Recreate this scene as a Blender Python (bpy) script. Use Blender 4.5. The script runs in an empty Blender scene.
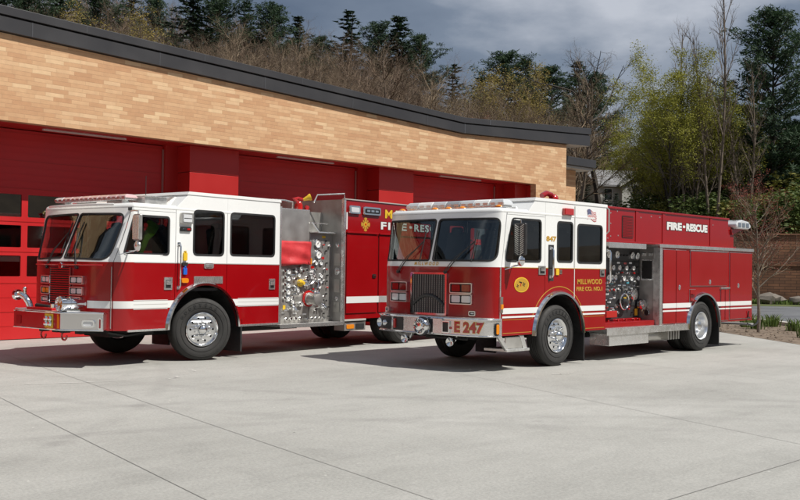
import bpy, bmesh, math, random
from math import sin, cos, pi, radians, sqrt
from mathutils import Vector, Matrix, noise
from mathutils.geometry import tessellate_polygon
random.seed(7)
SC = bpy.context.scene
COL = SC.collection

# ------------------------------------------------------------------ camera
cam_d = bpy.data.cameras.new('camera'); cam = bpy.data.objects.new('camera', cam_d); COL.objects.link(cam)
SC.camera = cam
TH, PT, RO = radians(43.8), radians(1.09), radians(.79)
F_ = Vector((cos(TH)*cos(PT), sin(TH)*cos(PT), sin(PT)))
R_ = Vector((sin(TH), -cos(TH), 0)); U_ = R_.cross(F_)
R2 = cos(RO)*R_ + sin(RO)*U_; U2 = -sin(RO)*R_ + cos(RO)*U_
cam.matrix_world = Matrix(((R2.x, U2.x, -F_.x, 0), (R2.y, U2.y, -F_.y, 0), (R2.z, U2.z, -F_.z, 1.66), (0, 0, 0, 1)))
cam_d.sensor_width = 36; cam_d.lens = 36*985/800; cam_d.clip_end = 3000; cam_d.clip_start = .1

# ------------------------------------------------------------------ light
to_sun = Vector((.23, -.67, 1.0)).normalized()
sun_d = bpy.data.lights.new('sun', 'SUN'); sun = bpy.data.objects.new('sun', sun_d); COL.objects.link(sun)
sun_d.energy = 4.5; sun_d.angle = radians(.55); sun_d.color = (1, .955, .88)
sun.rotation_euler = to_sun.to_track_quat('Z', 'Y').to_euler()
W = bpy.data.worlds.new('World'); SC.world = W; W.use_nodes = True
wn = W.node_tree; wn.nodes.clear()
def wnode(t, **k):
    n = wn.nodes.new(t)
    for a, b in k.items(): setattr(n, a, b)
    return n
sky = wnode('ShaderNodeTexSky', sky_type='NISHITA', sun_disc=False)
sky.sun_elevation = math.asin(to_sun.z); sky.sun_rotation = math.atan2(to_sun.x, to_sun.y)
tc = wnode('ShaderNodeTexCoord')
mp = wnode('ShaderNodeMapping'); mp.inputs['Scale'].default_value = (2.0, 2.0, 5.0); mp.inputs['Location'].default_value = (.35, .2, .0)
nz = wnode('ShaderNodeTexNoise'); nz.inputs['Scale'].default_value = 1.7; nz.inputs['Detail'].default_value = 7; nz.inputs['Roughness'].default_value = .52
cr = wnode('ShaderNodeValToRGB')
cr.color_ramp.elements[0].position = .32; cr.color_ramp.elements[0].color = (1.0, 1.28, 1.82, 1)
cr.color_ramp.elements[1].position = .68; cr.color_ramp.elements[1].color = (5.2, 5.4, 5.9, 1)
e = cr.color_ramp.elements.new(.50); e.color = (1.75, 2.1, 2.7, 1)
mx = wnode('ShaderNodeMix', data_type='RGBA'); mx.inputs[0].default_value = .86
bg = wnode('ShaderNodeBackground'); bg.inputs['Strength'].default_value = .095
wo = wnode('ShaderNodeOutputWorld')
L = wn.links.new
L(tc.outputs['Generated'], mp.inputs['Vector']); L(mp.outputs[0], nz.inputs['Vector']); L(nz.outputs['Fac'], cr.inputs['Fac'])
L(sky.outputs[0], mx.inputs[6]); L(cr.outputs['Color'], mx.inputs[7]); L(mx.outputs[2], bg.inputs['Color']); L(bg.outputs[0], wo.inputs[0])
SC.view_settings.view_transform = 'Standard'; SC.view_settings.look = 'None'
SC.view_settings.exposure = .20; SC.view_settings.gamma = 1; SC.view_settings.use_curve_mapping = False

# ------------------------------------------------------------------ materials
MATS = {}
def mat(name, col=(.5, .5, .5), rough=.5, metal=0, coat=0, noise_amt=0, noise_scale=5, bump=0, bump_scale=40, spec=.5, trans=0, coords='Object', subsurf=0):
    m = bpy.data.materials.new(name); m.use_nodes = True; nt = m.node_tree; b = nt.nodes['Principled BSDF']
    b.inputs['Base Color'].default_value = (*col, 1); b.inputs['Roughness'].default_value = rough; b.inputs['Metallic'].default_value = metal
    b.inputs['Coat Weight'].default_value = coat; b.inputs['Coat Roughness'].default_value = .04
    b.inputs['Specular IOR Level'].default_value = spec
    tcn = nt.nodes.new('ShaderNodeTexCoord')
    if noise_amt:
        n = nt.nodes.new('ShaderNodeTexNoise'); n.inputs['Scale'].default_value = noise_scale; n.inputs['Detail'].default_value = 2 if metal else 6
        nt.links.new(tcn.outputs[coords], n.inputs['Vector'])
        r = nt.nodes.new('ShaderNodeMapRange'); r.inputs[1].default_value = .3; r.inputs[2].default_value = .7
        r.inputs[3].default_value = 1-noise_amt; r.inputs[4].default_value = 1+noise_amt*.6
        nt.links.new(n.outputs['Fac'], r.inputs[0])
        h = nt.nodes.new('ShaderNodeMix'); h.data_type = 'RGBA'; h.blend_type = 'MULTIPLY'; h.inputs[0].default_value = 1
        h.inputs[6].default_value = (*col, 1); nt.links.new(r.outputs[0], h.inputs[7]); nt.links.new(h.outputs[2], b.inputs['Base Color'])
        r2 = nt.nodes.new('ShaderNodeMapRange'); r2.inputs[1].default_value = .3; r2.inputs[2].default_value = .7
        r2.inputs[3].default_value = max(.02, rough*.8); r2.inputs[4].default_value = min(1, rough*1.25)
        nt.links.new(n.outputs['Fac'], r2.inputs[0]); nt.links.new(r2.outputs[0], b.inputs['Roughness'])
    if bump:
        n = nt.nodes.new('ShaderNodeTexNoise'); n.inputs['Scale'].default_value = bump_scale; n.inputs['Detail'].default_value = 4
        nt.links.new(tcn.outputs[coords], n.inputs['Vector'])
        bp = nt.nodes.new('ShaderNodeBump'); bp.inputs['Strength'].default_value = bump; bp.inputs['Distance'].default_value = .02
        nt.links.new(n.outputs['Fac'], bp.inputs['Height']); nt.links.new(bp.outputs[0], b.inputs['Normal'])
    MATS[name] = m; return m
def N(m, t, **k):
    n = m.node_tree.nodes.new(t)
    for a, b in k.items(): setattr(n, a, b)
    return n
def LK(m, a, b): m.node_tree.links.new(a, b)
def mathn(m, op, a, b=None, c=None):
    n = N(m, 'ShaderNodeMath', operation=op)
    for i, v in enumerate((a, b, c)):
        if v is None: continue
        if isinstance(v, (int, float)): n.inputs[i].default_value = v
        else: LK(m, v, n.inputs[i])
    return n.outputs[0]

mat('red_paint', (.285, .0022, .0045), .22, coat=.4, noise_amt=.05, noise_scale=1.5, bump=.015, bump_scale=3)
mat('bright_red_paint', (.42, .006, .008), .25, coat=.5, noise_amt=.05, noise_scale=1.5, bump=.015, bump_scale=3)
mat('white_paint', (.83, .84, .83), .25, coat=.8, noise_amt=.03, noise_scale=2)
mat('stripe_white', (.72, .73, .72), .35)
mat('gold', (.62, .36, .05), .35, metal=.3)
mat('chrome', (.82, .83, .84), .08, metal=1)
mat('polished_aluminium', (.80, .80, .79), .26, metal=.85, noise_amt=.05, noise_scale=10)
mat('stainless', (.56, .55, .52), .34, metal=.75, noise_amt=.12, noise_scale=4)
mat('brushed_steel', (.40, .39, .375), .42, metal=.7, noise_amt=.15, noise_scale=6)
mat('tread_plate', (.68, .68, .66), .34, metal=.75, noise_amt=.2, noise_scale=12, bump=.15, bump_scale=40)
mat('black_rubber', (.018, .018, .019), .65, noise_amt=.25, noise_scale=9, bump=.15, bump_scale=60)
mat('tyre_rubber', (.030, .029, .028), .72, noise_amt=.35, noise_scale=7, bump=.1, bump_scale=90)
mat('black_plastic', (.02, .02, .021), .4)
mat('black_panel', (.035, .035, .037), .38, noise_amt=.2, noise_scale=8)
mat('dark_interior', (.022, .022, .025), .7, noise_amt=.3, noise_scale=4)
mat('grey_interior', (.075, .08, .09), .75, noise_amt=.3, noise_scale=5)
mat('chassis_black', (.012, .012, .012), .6, noise_amt=.3, noise_scale=5)
mat('dark_red_lens', (.22, .006, .006), .12, coat=1)
mat('red_lens', (.45, .012, .01), .12, coat=1)
mat('amber_lens', (.75, .24, .01), .12, coat=1)
mat('blue_lens', (.02, .12, .55), .2)
mat('yellow_plastic', (.75, .48, .03), .35)
mat('satin_metal', (.78, .79, .80), .28, metal=1)
mat('clear_red', (.62, .42, .42), .15, coat=1)
mat('clear_lens', (.62, .64, .66), .1, coat=1, spec=.9)
mat('gauge_face', (.88, .88, .86), .3, coat=.5)
mat('red_vinyl', (.55, .035, .04), .55, noise_amt=.1, noise_scale=6, bump=.7, bump_scale=6)
mat('hi_vis_green', (.30, .75, .02), .7, noise_amt=.2, noise_scale=20, bump=.5, bump_scale=20)
mat('orange_cloth', (.7, .06, .01), .7)
mat('fascia_metal', (.056, .055, .058), .38, metal=.3, noise_amt=.08, noise_scale=1.2, coords='Object')
mat('fascia_seam', (.09, .092, .10), .4, metal=.3)
mat('soffit_light_grey', (.42, .41, .39), .7)
mat('red_cladding', (.42, .016, .014), .38, noise_amt=.06, noise_scale=1, bump=.02, bump_scale=2)
mat('door_red', (.52, .016, .018), .42, noise_amt=.06, noise_scale=1)
mat('red_light_rail', (.35, .14, .13), .5)
mat('lamp_strip', (.6, .5, .48), .5)
mat('bark_grey', (.20, .17, .135), .9, noise_amt=.35, noise_scale=14)
mat('bark_brown', (.16, .125, .095), .9, noise_amt=.35, noise_scale=6)
mat('bark_dark', (.045, .037, .030), .9, noise_amt=.3, noise_scale=8)
mat('twig_tan', (.235, .175, .115), .9, noise_amt=.45, noise_scale=.5)
mat('twig_brown', (.165, .115, .078), .9, noise_amt=.45, noise_scale=.5)
mat('twig_dark', (.05, .042, .036), .9)
mat('bud_red', (.20, .045, .03), .8, noise_amt=.3, noise_scale=4)
def leafmat(name, c1, c2, sc=3):
    m = mat(name, c1, .75); b = m.node_tree.nodes['Principled BSDF']
    t = N(m, 'ShaderNodeTexCoord'); n = N(m, 'ShaderNodeTexNoise'); n.inputs['Scale'].default_value = sc; n.inputs['Detail'].default_value = 5
    LK(m, t.outputs['Object'], n.inputs['Vector'])
    r = N(m, 'ShaderNodeValToRGB'); r.color_ramp.elements[0].position = .35; r.color_ramp.elements[1].position = .65
    r.color_ramp.elements[0].color = (*c1, 1); r.color_ramp.elements[1].color = (*c2, 1)
    LK(m, n.outputs['Fac'], r.inputs['Fac']); LK(m, r.outputs['Color'], b.inputs['Base Color'])
    tr = N(m, 'ShaderNodeBsdfTranslucent'); LK(m, r.outputs['Color'], tr.inputs['Color'])
    ms = N(m, 'ShaderNodeMixShader'); ms.inputs[0].default_value = .25
    LK(m, b.outputs[0], ms.inputs[1]); LK(m, tr.outputs[0], ms.inputs[2])
    LK(m, ms.outputs[0], m.node_tree.nodes['Material Output'].inputs['Surface'])
leafmat('spruce_needles', (.012, .028, .016), (.030, .055, .026))
leafmat('pine_needles', (.016, .040, .020), (.045, .085, .034))
leafmat('leaf_yellow_green', (.20, .215, .025), (.36, .345, .045))
leafmat('leaf_yellow', (.22, .18, .040), (.38, .29, .070))
leafmat('leaf_olive', (.11, .12, .022), (.21, .20, .038))
leafmat('leaf_green', (.05, .085, .02), (.12, .16, .034))
leafmat('leaf_crimson', (.12, .025, .025), (.22, .05, .04))
leafmat('grass_green', (.07, .12, .025), (.16, .22, .05), 1.5)

def glassmat(name, tint, ior=1.5):
    m = bpy.data.materials.new(name); m.use_nodes = True; nt = m.node_tree; nt.nodes.clear()
    o = N(m, 'ShaderNodeOutputMaterial'); t = N(m, 'ShaderNodeBsdfTransparent'); t.inputs[0].default_value = (*tint, 1)
    g = N(m, 'ShaderNodeBsdfGlossy'); g.inputs['Roughness'].default_value = .015; g.inputs['Color'].default_value = (.9, .93, .95, 1)
    f = N(m, 'ShaderNodeLayerWeight'); f.inputs['Blend'].default_value = .5; r0 = ((ior-1)/(ior+1))**2
    fr_ = mathn(m, 'ADD', mathn(m, 'MULTIPLY', mathn(m, 'POWER', f.outputs['Facing'], 4.0), 1-r0), r0*1.2)
    x = N(m, 'ShaderNodeMixShader'); LK(m, fr_, x.inputs[0]); LK(m, t.outputs[0], x.inputs[1]); LK(m, g.outputs[0], x.inputs[2]); LK(m, x.outputs[0], o.inputs[0])
    MATS[name] = m
glassmat('windshield_glass', (.76, .82, .80), 1.62); glassmat('tinted_glass', (.45, .46, .46)); glassmat('door_pane_glass', (.22, .23, .24), 2.3); glassmat('side_glass', (.80, .83, .83))

# long thin facing brick, each brick its own tan
m = mat('long_brick', (.5, .3, .15), .8); b = m.node_tree.nodes['Principled BSDF']
t = N(m, 'ShaderNodeTexCoord'); s = N(m, 'ShaderNodeSeparateXYZ'); LK(m, t.outputs['Object'], s.inputs[0])
hx = mathn(m, 'ADD', s.outputs['X'], s.outputs['Y'])
BL, BH = .41, .088
row = mathn(m, 'FLOOR', mathn(m, 'DIVIDE', s.outputs['Z'], BH))
wr = N(m, 'ShaderNodeTexWhiteNoise', noise_dimensions='1D'); LK(m, row, wr.inputs['W'])
xs = mathn(m, 'ADD', mathn(m, 'DIVIDE', hx, BL), wr.outputs['Value'])
cell = mathn(m, 'FLOOR', xs)
cb = N(m, 'ShaderNodeCombineXYZ'); LK(m, cell, cb.inputs[0]); LK(m, row, cb.inputs[1])
wn2 = N(m, 'ShaderNodeTexWhiteNoise', noise_dimensions='2D'); LK(m, cb.outputs[0], wn2.inputs['Vector'])
rp = N(m, 'ShaderNodeValToRGB'); els = rp.color_ramp.elements
els[0].color = (.485, .27, .142, 1); els[1].color = (.655, .46, .27, 1)
for p_, c_ in ((.2, (.515, .30, .16)), (.5, (.55, .335, .184)), (.75, (.585, .37, .207)), (.9, (.63, .425, .25))): e = els.new(p_); e.color = (*c_, 1)
LK(m, wn2.outputs['Value'], rp.inputs['Fac'])
fz = mathn(m, 'FRACT', mathn(m, 'DIVIDE', s.outputs['Z'], BH)); fx = mathn(m, 'FRACT', xs)
mz = mathn(m, 'MINIMUM', fz, mathn(m, 'SUBTRACT', 1, fz)); mxx = mathn(m, 'MINIMUM', fx, mathn(m, 'SUBTRACT', 1, fx))
g1 = mathn(m, 'LESS_THAN', mz, .06); g2 = mathn(m, 'LESS_THAN', mxx, .008); gr = mathn(m, 'MAXIMUM', g1, g2)
nb = N(m, 'ShaderNodeTexNoise'); nb.inputs['Scale'].default_value = 9; nb.inputs['Detail'].default_value = 5; LK(m, t.outputs['Object'], nb.inputs['Vector'])
mr = N(m, 'ShaderNodeMapRange'); mr.inputs[3].default_value = .86; mr.inputs[4].default_value = 1.14; LK(m, nb.outputs['Fac'], mr.inputs[0])
c1 = N(m, 'ShaderNodeMix', data_type='RGBA', blend_type='MULTIPLY'); c1.inputs[0].default_value = 1; LK(m, rp.outputs['Color'], c1.inputs[6]); LK(m, mr.outputs[0], c1.inputs[7])
c2 = N(m, 'ShaderNodeMix', data_type='RGBA'); LK(m, mathn(m, 'MULTIPLY', gr, .45), c2.inputs[0]); LK(m, c1.outputs[2], c2.inputs[6]); c2.inputs[7].default_value = (.34, .20, .11, 1)
LK(m, c2.outputs[2], b.inputs['Base Color'])
bp = N(m, 'ShaderNodeBump'); bp.inputs['Strength'].default_value = .4; bp.inputs['Distance'].default_value = .01
LK(m, mathn(m, 'ADD', mathn(m, 'SUBTRACT', 1, gr), mathn(m, 'MULTIPLY', nb.outputs['Fac'], .4)), bp.inputs['Height']); LK(m, bp.outputs[0], b.inputs['Normal'])

def groundmat(name, c1, c2, fine, rough=.85, big=.25, streak=None):
    m = mat(name, c1, rough); b = m.node_tree.nodes['Principled BSDF']
    t = N(m, 'ShaderNodeTexCoord')
    n1 = N(m, 'ShaderNodeTexNoise'); n1.inputs['Scale'].default_value = big; n1.inputs['Detail'].default_value = 8; n1.inputs['Roughness'].default_value = .6; LK(m, t.outputs['Object'], n1.inputs['Vector'])
    r = N(m, 'ShaderNodeValToRGB'); r.color_ramp.elements[0].position = .36; r.color_ramp.elements[1].position = .64
    r.color_ramp.elements[0].color = (*c1, 1); r.color_ramp.elements[1].color = (*c2, 1); LK(m, n1.outputs['Fac'], r.inputs['Fac'])
    n2 = N(m, 'ShaderNodeTexNoise'); n2.inputs['Scale'].default_value = fine; n2.inputs['Detail'].default_value = 3; LK(m, t.outputs['Object'], n2.inputs['Vector'])
    mr = N(m, 'ShaderNodeMapRange'); mr.inputs[1].default_value = .25; mr.inputs[2].default_value = .75; mr.inputs[3].default_value = .84; mr.inputs[4].default_value = 1.13; LK(m, n2.outputs['Fac'], mr.inputs[0])
    c = N(m, 'ShaderNodeMix', data_type='RGBA', blend_type='MULTIPLY'); c.inputs[0].default_value = 1; LK(m, r.outputs['Color'], c.inputs[6]); LK(m, mr.outputs[0], c.inputs[7])
    out = c.outputs[2]
    if streak:
        for rot, scx, scy, amt, seed in streak:
            mp_ = N(m, 'ShaderNodeMapping'); mp_.inputs['Rotation'].default_value = (0, 0, radians(rot)); mp_.inputs['Scale'].default_value = (scx, scy, 1); mp_.inputs['Location'].default_value = (seed, seed*.7, 0)
            LK(m, t.outputs['Object'], mp_.inputs['Vector'])
            n3 = N(m, 'ShaderNodeTexNoise'); n3.inputs['Scale'].default_value = 1; n3.inputs['Detail'].default_value = 7; n3.inputs['Roughness'].default_value = .6; n3.inputs['Distortion'].default_value = .8; LK(m, mp_.outputs[0], n3.inputs['Vector'])
            m3 = N(m, 'ShaderNodeMapRange'); m3.inputs[1].default_value = .5; m3.inputs[2].default_value = .72; m3.inputs[3].default_value = 1; m3.inputs[4].default_value = 1-amt; LK(m, n3.outputs['Fac'], m3.inputs[0])
            k = N(m, 'ShaderNodeMix', data_type='RGBA', blend_type='MULTIPLY'); k.inputs[0].default_value = 1; LK(m, out, k.inputs[6]); LK(m, m3.outputs[0], k.inputs[7]); out = k.outputs[2]
        v = N(m, 'ShaderNodeTexVoronoi'); v.inputs['Scale'].default_value = 1.3; v.inputs['Randomness'].default_value = 1; LK(m, t.outputs['Object'], v.inputs['Vector'])
        m4 = N(m, 'ShaderNodeMapRange'); m4.inputs[1].default_value = .012; m4.inputs[2].default_value = .024; m4.inputs[3].default_value = .3; m4.inputs[4].default_value = 1; LK(m, v.outputs['Distance'], m4.inputs[0])
        k = N(m, 'ShaderNodeMix', data_type='RGBA', blend_type='MULTIPLY'); k.inputs[0].default_value = 1; LK(m, out, k.inputs[6]); LK(m, m4.outputs[0], k.inputs[7]); out = k.outputs[2]
        v = N(m, 'ShaderNodeTexVoronoi'); v.inputs['Scale'].default_value = 3.1; LK(m, t.outputs['Object'], v.inputs['Vector'])
        m4 = N(m, 'ShaderNodeMapRange'); m4.inputs[1].default_value = .018; m4.inputs[2].default_value = .05; m4.inputs[3].default_value = 1.6; m4.inputs[4].default_value = 1; LK(m, v.outputs['Distance'], m4.inputs[0])
        k = N(m, 'ShaderNodeMix', data_type='RGBA', blend_type='MULTIPLY'); k.inputs[0].default_value = 1; LK(m, out, k.inputs[6]); LK(m, m4.outputs[0], k.inputs[7]); out = k.outputs[2]
    if streak:   # worn tyre tracks and a few dirt patches of their own shape
        sp_ = N(m, 'ShaderNodeSeparateXYZ'); LK(m, t.outputs['Object'], sp_.inputs[0]); X_, Y_ = sp_.outputs['X'], sp_.outputs['Y']
        nn = N(m, 'ShaderNodeTexNoise'); nn.inputs['Scale'].default_value = 1.1; nn.inputs['Detail'].default_value = 9; nn.inputs['Roughness'].default_value = .7; LK(m, t.outputs['Object'], nn.inputs['Vector'])
        tot = None
        for cx, cy, R, w, am in ((2, -2, 11.2, .16, .30), (2, -2, 13.0, .16, .26), (24, 18, 17.5, .18, .26), (24, 18, 19.4, .18, .22), (-6, 22, 17.0, .14, .2), (14, -8, 12.4, .16, .22), (4.43, 8.56, .0, .17, .75), (8.9, 6.4, 0, .10, .35), (12.3, 9.2, 0, .25, .2), (7.0, 12.2, 0, .3, .18)):
            dx = mathn(m, 'MULTIPLY', mathn(m, 'SUBTRACT', X_, cx), 1.0 if R else .7); dy = mathn(m, 'SUBTRACT', Y_, cy)
            d_ = mathn(m, 'SQRT', mathn(m, 'ADD', mathn(m, 'MULTIPLY', dx, dx), mathn(m, 'MULTIPLY', dy, dy)))
            e_ = mathn(m, 'ABSOLUTE', mathn(m, 'SUBTRACT', mathn(m, 'ADD', d_, mathn(m, 'MULTIPLY', nn.outputs['Fac'], .12 if R else .15)), R+.06))
            k_ = mathn(m, 'MAXIMUM', mathn(m, 'SUBTRACT', 1, mathn(m, 'DIVIDE', e_, w)), 0)
            f_ = mathn(m, 'MULTIPLY', mathn(m, 'SMOOTH_MIN', k_, .6, .3), mathn(m, 'MULTIPLY', mathn(m, 'MAXIMUM', mathn(m, 'SUBTRACT', nn.outputs['Fac'], .32), 0), am*5.5))
            tot = f_ if tot is None else mathn(m, 'ADD', tot, f_)
        k = N(m, 'ShaderNodeMix', data_type='RGBA', blend_type='MIX'); LK(m, mathn(m, 'MINIMUM', tot, .6), k.inputs[0]); LK(m, out, k.inputs[6]); k.inputs[7].default_value = (.20, .195, .185, 1); out = k.outputs[2]
        n5 = N(m, 'ShaderNodeTexNoise'); n5.inputs['Scale'].default_value = 320; n5.inputs['Detail'].default_value = 1; LK(m, t.outputs['Object'], n5.inputs['Vector'])
        m5 = N(m, 'ShaderNodeMapRange'); m5.inputs[1].default_value = .3; m5.inputs[2].default_value = .7; m5.inputs[3].default_value = .80; m5.inputs[4].default_value = 1.2; LK(m, n5.outputs['Fac'], m5.inputs[0])
        k = N(m, 'ShaderNodeMix', data_type='RGBA', blend_type='MULTIPLY'); k.inputs[0].default_value = 1; LK(m, out, k.inputs[6]); LK(m, m5.outputs[0], k.inputs[7]); out = k.outputs[2]
    LK(m, out, b.inputs['Base Color'])
    bp = N(m, 'ShaderNodeBump'); bp.inputs['Strength'].default_value = .25; bp.inputs['Distance'].default_value = .01; LK(m, n2.outputs['Fac'], bp.inputs['Height']); LK(m, bp.outputs[0], b.inputs['Normal'])
groundmat('concrete', (.325, .322, .300), (.405, .401, .377), 40, .8, .22, [(12, .25, 1.6, .07, 3), (70, .3, 2.0, .08, 11), (-35, .5, 1.4, .07, 23), (0, 1.6, 1.6, .10, 31)])
groundmat('concrete_kerb', (.42, .40, .36), (.50, .48, .43), 60, .85, 1)
groundmat('asphalt', (.10, .105, .115), (.145, .15, .16), 90, .9, .4, [(40, .1, 1.5, .2, 5)])
groundmat('leaf_litter', (.070, .048, .028), (.135, .095, .055), 6, .95, .35)
groundmat('mulch', (.10, .072, .05), (.22, .17, .125), 25, .95, 2.5)
groundmat('verge_grass', (.05, .075, .02), (.12, .13, .045), 12, .95, .9)
# stacked brown wall stone
m = mat('brown_wall_block', (.15, .08, .05), .9); b = m.node_tree.nodes['Principled BSDF']
t = N(m, 'ShaderNodeTexCoord'); mp_ = N(m, 'ShaderNodeMapping'); mp_.inputs['Rotation'].default_value = (radians(90), 0, 0); LK(m, t.outputs['Object'], mp_.inputs['Vector'])
br = N(m, 'ShaderNodeTexBrick'); br.inputs['Scale'].default_value = 1; br.inputs['Brick Width'].default_value = .62; br.inputs['Row Height'].default_value = .16; br.inputs['Mortar Size'].default_value = .012
br.inputs['Color1'].default_value = (.24, .115, .062, 1); br.inputs['Color2'].default_value = (.155, .078, .046, 1); br.inputs['Mortar'].default_value = (.05, .03, .02, 1); LK(m, mp_.outputs[0], br.inputs['Vector'])
n1 = N(m, 'ShaderNodeTexNoise'); n1.inputs['Scale'].default_value = .7; n1.inputs['Detail'].default_value = 8; LK(m, t.outputs['Object'], n1.inputs['Vector'])
mr = N(m, 'ShaderNodeMapRange'); mr.inputs[1].default_value = .3; mr.inputs[2].default_value = .7; mr.inputs[3].default_value = .6; mr.inputs[4].default_value = 1.35; LK(m, n1.outputs['Fac'], mr.inputs[0])
c = N(m, 'ShaderNodeMix', data_type='RGBA', blend_type='MULTIPLY'); c.inputs[0].default_value = 1; LK(m, br.outputs['Color'], c.inputs[6]); LK(m, mr.outputs[0], c.inputs[7]); LK(m, c.outputs[2], b.inputs['Base Color'])
mat('shingle', (.20, .20, .205), .8, noise_amt=.25, noise_scale=3); mat('house_siding', (.40, .40, .37), .7, noise_amt=.1, noise_scale=2)
mat('house_trim', (.62, .62, .58), .6); mat('house_glass', (.03, .035, .04), .08); mat('rock', (.16, .14, .12), .9, noise_amt=.4, noise_scale=3, bump=.6, bump_scale=4)

# ------------------------------------------------------------------ mesh helpers
class G:
    """collects shapes into ONE mesh object"""
    def __init__(s): s.v = []; s.f = []; s.m = []; s.names = []; s.sm = []
    def mi(s, m):
        if m not in s.names: s.names.append(m)
        return s.names.index(m)
    def add(s, vs, fs, m, smooth=False):
        o = len(s.v); s.v += [tuple(p) for p in vs]; k = s.mi(m)
        for f in fs: s.f.append([i+o for i in f]); s.m.append(k); s.sm.append(smooth)
    def box(s, a, b, m):
        (x0, y0, z0), (x1, y1, z1) = a, b
        s.add([(x0, y0, z0), (x1, y0, z0), (x1, y1, z0), (x0, y1, z0), (x0, y0, z1), (x1, y0, z1), (x1, y1, z1), (x0, y1, z1)],
              [(0, 3, 2, 1), (4, 5, 6, 7), (0, 1, 5, 4), (1, 2, 6, 5), (2, 3, 7, 6), (3, 0, 4, 7)], m); return s
    def obox(s, c, size, rot, m):
        M = Matrix.Translation(c) @ rot.to_matrix().to_4x4() if hasattr(rot, 'to_matrix') else Matrix.Translation(c) @ rot
        a, b, d = size[0]/2, size[1]/2, size[2]/2
        vs = [M @ Vector(p) for p in ((-a, -b, -d), (a, -b, -d), (a, b, -d), (-a, b, -d), (-a, -b, d), (a, -b, d), (a, b, d), (-a, b, d))]
        s.add(vs, [(0, 3, 2, 1), (4, 5, 6, 7), (0, 1, 5, 4), (1, 2, 6, 5), (2, 3, 7, 6), (3, 0, 4, 7)], m); return s
    def lathe(s, prof, org, axis, n, m, smooth=True, mats=None):
        axis = Vector(axis).normalized(); q = axis.to_track_quat('Z', 'Y'); org = Vector(org); vs = []
        for r, a in prof:
            for k in range(n):
                t = 2*pi*k/n; vs.append(org + q @ Vector((r*cos(t), r*sin(t), a)))
        for i in range(len(prof)-1):
            fs = [(i*n+k, i*n+(k+1) % n, (i+1)*n+(k+1) % n, (i+1)*n+k) for k in range(n)]
            o = len(s.v) if i == 0 else o
            if i == 0: s.v += [tuple(p) for p in vs]
            k_ = s.mi(mats[i] if mats else m)
            for f in fs: s.f.append([x+o for x in f]); s.m.append(k_); s.sm.append(smooth)
        return s
    def cyl(s, p0, p1, r, m, n=16, r1=None, smooth=True):
        p0, p1 = Vector(p0), Vector(p1); r1 = r if r1 is None else r1; h = (p1-p0).length
        s.lathe([(0.0001, 0), (r, 0), (r, h), (r1, h), (.0001, h)] if r1 == r else [(.0001, 0), (r, 0), (r1, h), (.0001, h)], p0, p1-p0, n, m, smooth); return s
    def tube(s, pts, r, m, n=8):
        pts = [Vector(p) for p in pts]; rings = []; up = None
        for i, p in enumerate(pts):
            d = (pts[min(i+1, len(pts)-1)] - pts[max(i-1, 0)]).normalized()
            if up is None: up = Vector((0, 0, 1)) if abs(d.z) < .9 else Vector((1, 0, 0))
            a = d.cross(up).normalized(); b_ = a.cross(d).normalized(); up = b_
            rings.append([p + r*(cos(2*pi*k/n)*a + sin(2*pi*k/n)*b_) for k in range(n)])
        vs = [v for R in rings for v in R]; fs = []
        for i in range(len(rings)-1):
            fs += [(i*n+k, i*n+(k+1) % n, (i+1)*n+(k+1) % n, (i+1)*n+k) for k in range(n)]
        fs += [tuple(range(n-1, -1, -1)), tuple((len(rings)-1)*n+k for k in range(n))]
        s.add(vs, fs, m, True); return s
    def prism(s, pts, mapf, th, m):
        n = len(pts); vs = [mapf(a, b, 0) for a, b in pts] + [mapf(a, b, th) for a, b in pts]
        s.add(vs, [tuple(range(n)), tuple(range(2*n-1, n-1, -1))] + [(i, i+n, (i+1) % n+n, (i+1) % n) for i in range(n)], m); return s
    def ball(s, c, r, m, n=10, sc=(1, 1, 1)):
        c = Vector(c); vs = []; k = n//2
        for i in range(k+1):
            a = pi*i/k
            for j in range(n): vs.append(c+Vector((r*sc[0]*sin(a)*cos(2*pi*j/n), r*sc[1]*sin(a)*sin(2*pi*j/n), r*sc[2]*cos(a))))
        s.add(vs, [(i*n+j, (i+1)*n+j, (i+1)*n+(j+1) % n, i*n+(j+1) % n) for i in range(k) for j in range(n)], m, True); return s
    def panel(s, outer, holes, mapf, th, m, m_top=None, belt=None, cuts=(), m_back=None):
        loops = [[Vector((a, b, 0)) for a, b in outer]] + [[Vector((a, b, 0)) for a, b in h] for h in holes]
        tr = tessellate_polygon(loops); bm = bmesh.new(); vv = [bm.verts.new(p) for lp in loops for p in lp]
        for t_ in tr:
            try: bm.faces.new([vv[i] for i in t_])
            except ValueError: pass
        for c_ in cuts: bmesh.ops.bisect_plane(bm, geom=bm.verts[:]+bm.edges[:]+bm.faces[:], plane_co=(c_, 0, 0), plane_no=(1, 0, 0), dist=1e-5)
        if belt is not None: bmesh.ops.bisect_plane(bm, geom=bm.verts[:]+bm.edges[:]+bm.faces[:], plane_co=(0, belt, 0), plane_no=(0, 1, 0), dist=1e-5)
        bmesh.ops.remove_doubles(bm, verts=bm.verts[:], dist=1e-5)
        bm.verts.index_update(); P = [(v.co.x, v.co.y) for v in bm.verts]; n = len(P)
        up = lambda f: belt is not None and f.calc_center_median().y > belt
        o = len(s.v); s.v += [tuple(mapf(a, b, 0)) for a, b in P] + [tuple(mapf(a, b, th)) for a, b in P]
        ka = s.mi(m); kt = s.mi(m_top) if m_top else ka; kb = s.mi(m_back) if m_back else None
        for f in bm.faces:
            f.normal_update(); ix = [v.index for v in f.verts]
            if f.normal.z < 0: ix = ix[::-1]
            k = kt if up(f) else ka
            s.f.append([i+o for i in ix]); s.m.append(k); s.sm.append(True)
            s.f.append([i+o+n for i in ix[::-1]]); s.m.append(k if kb is None else kb); s.sm.append(True)
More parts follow.
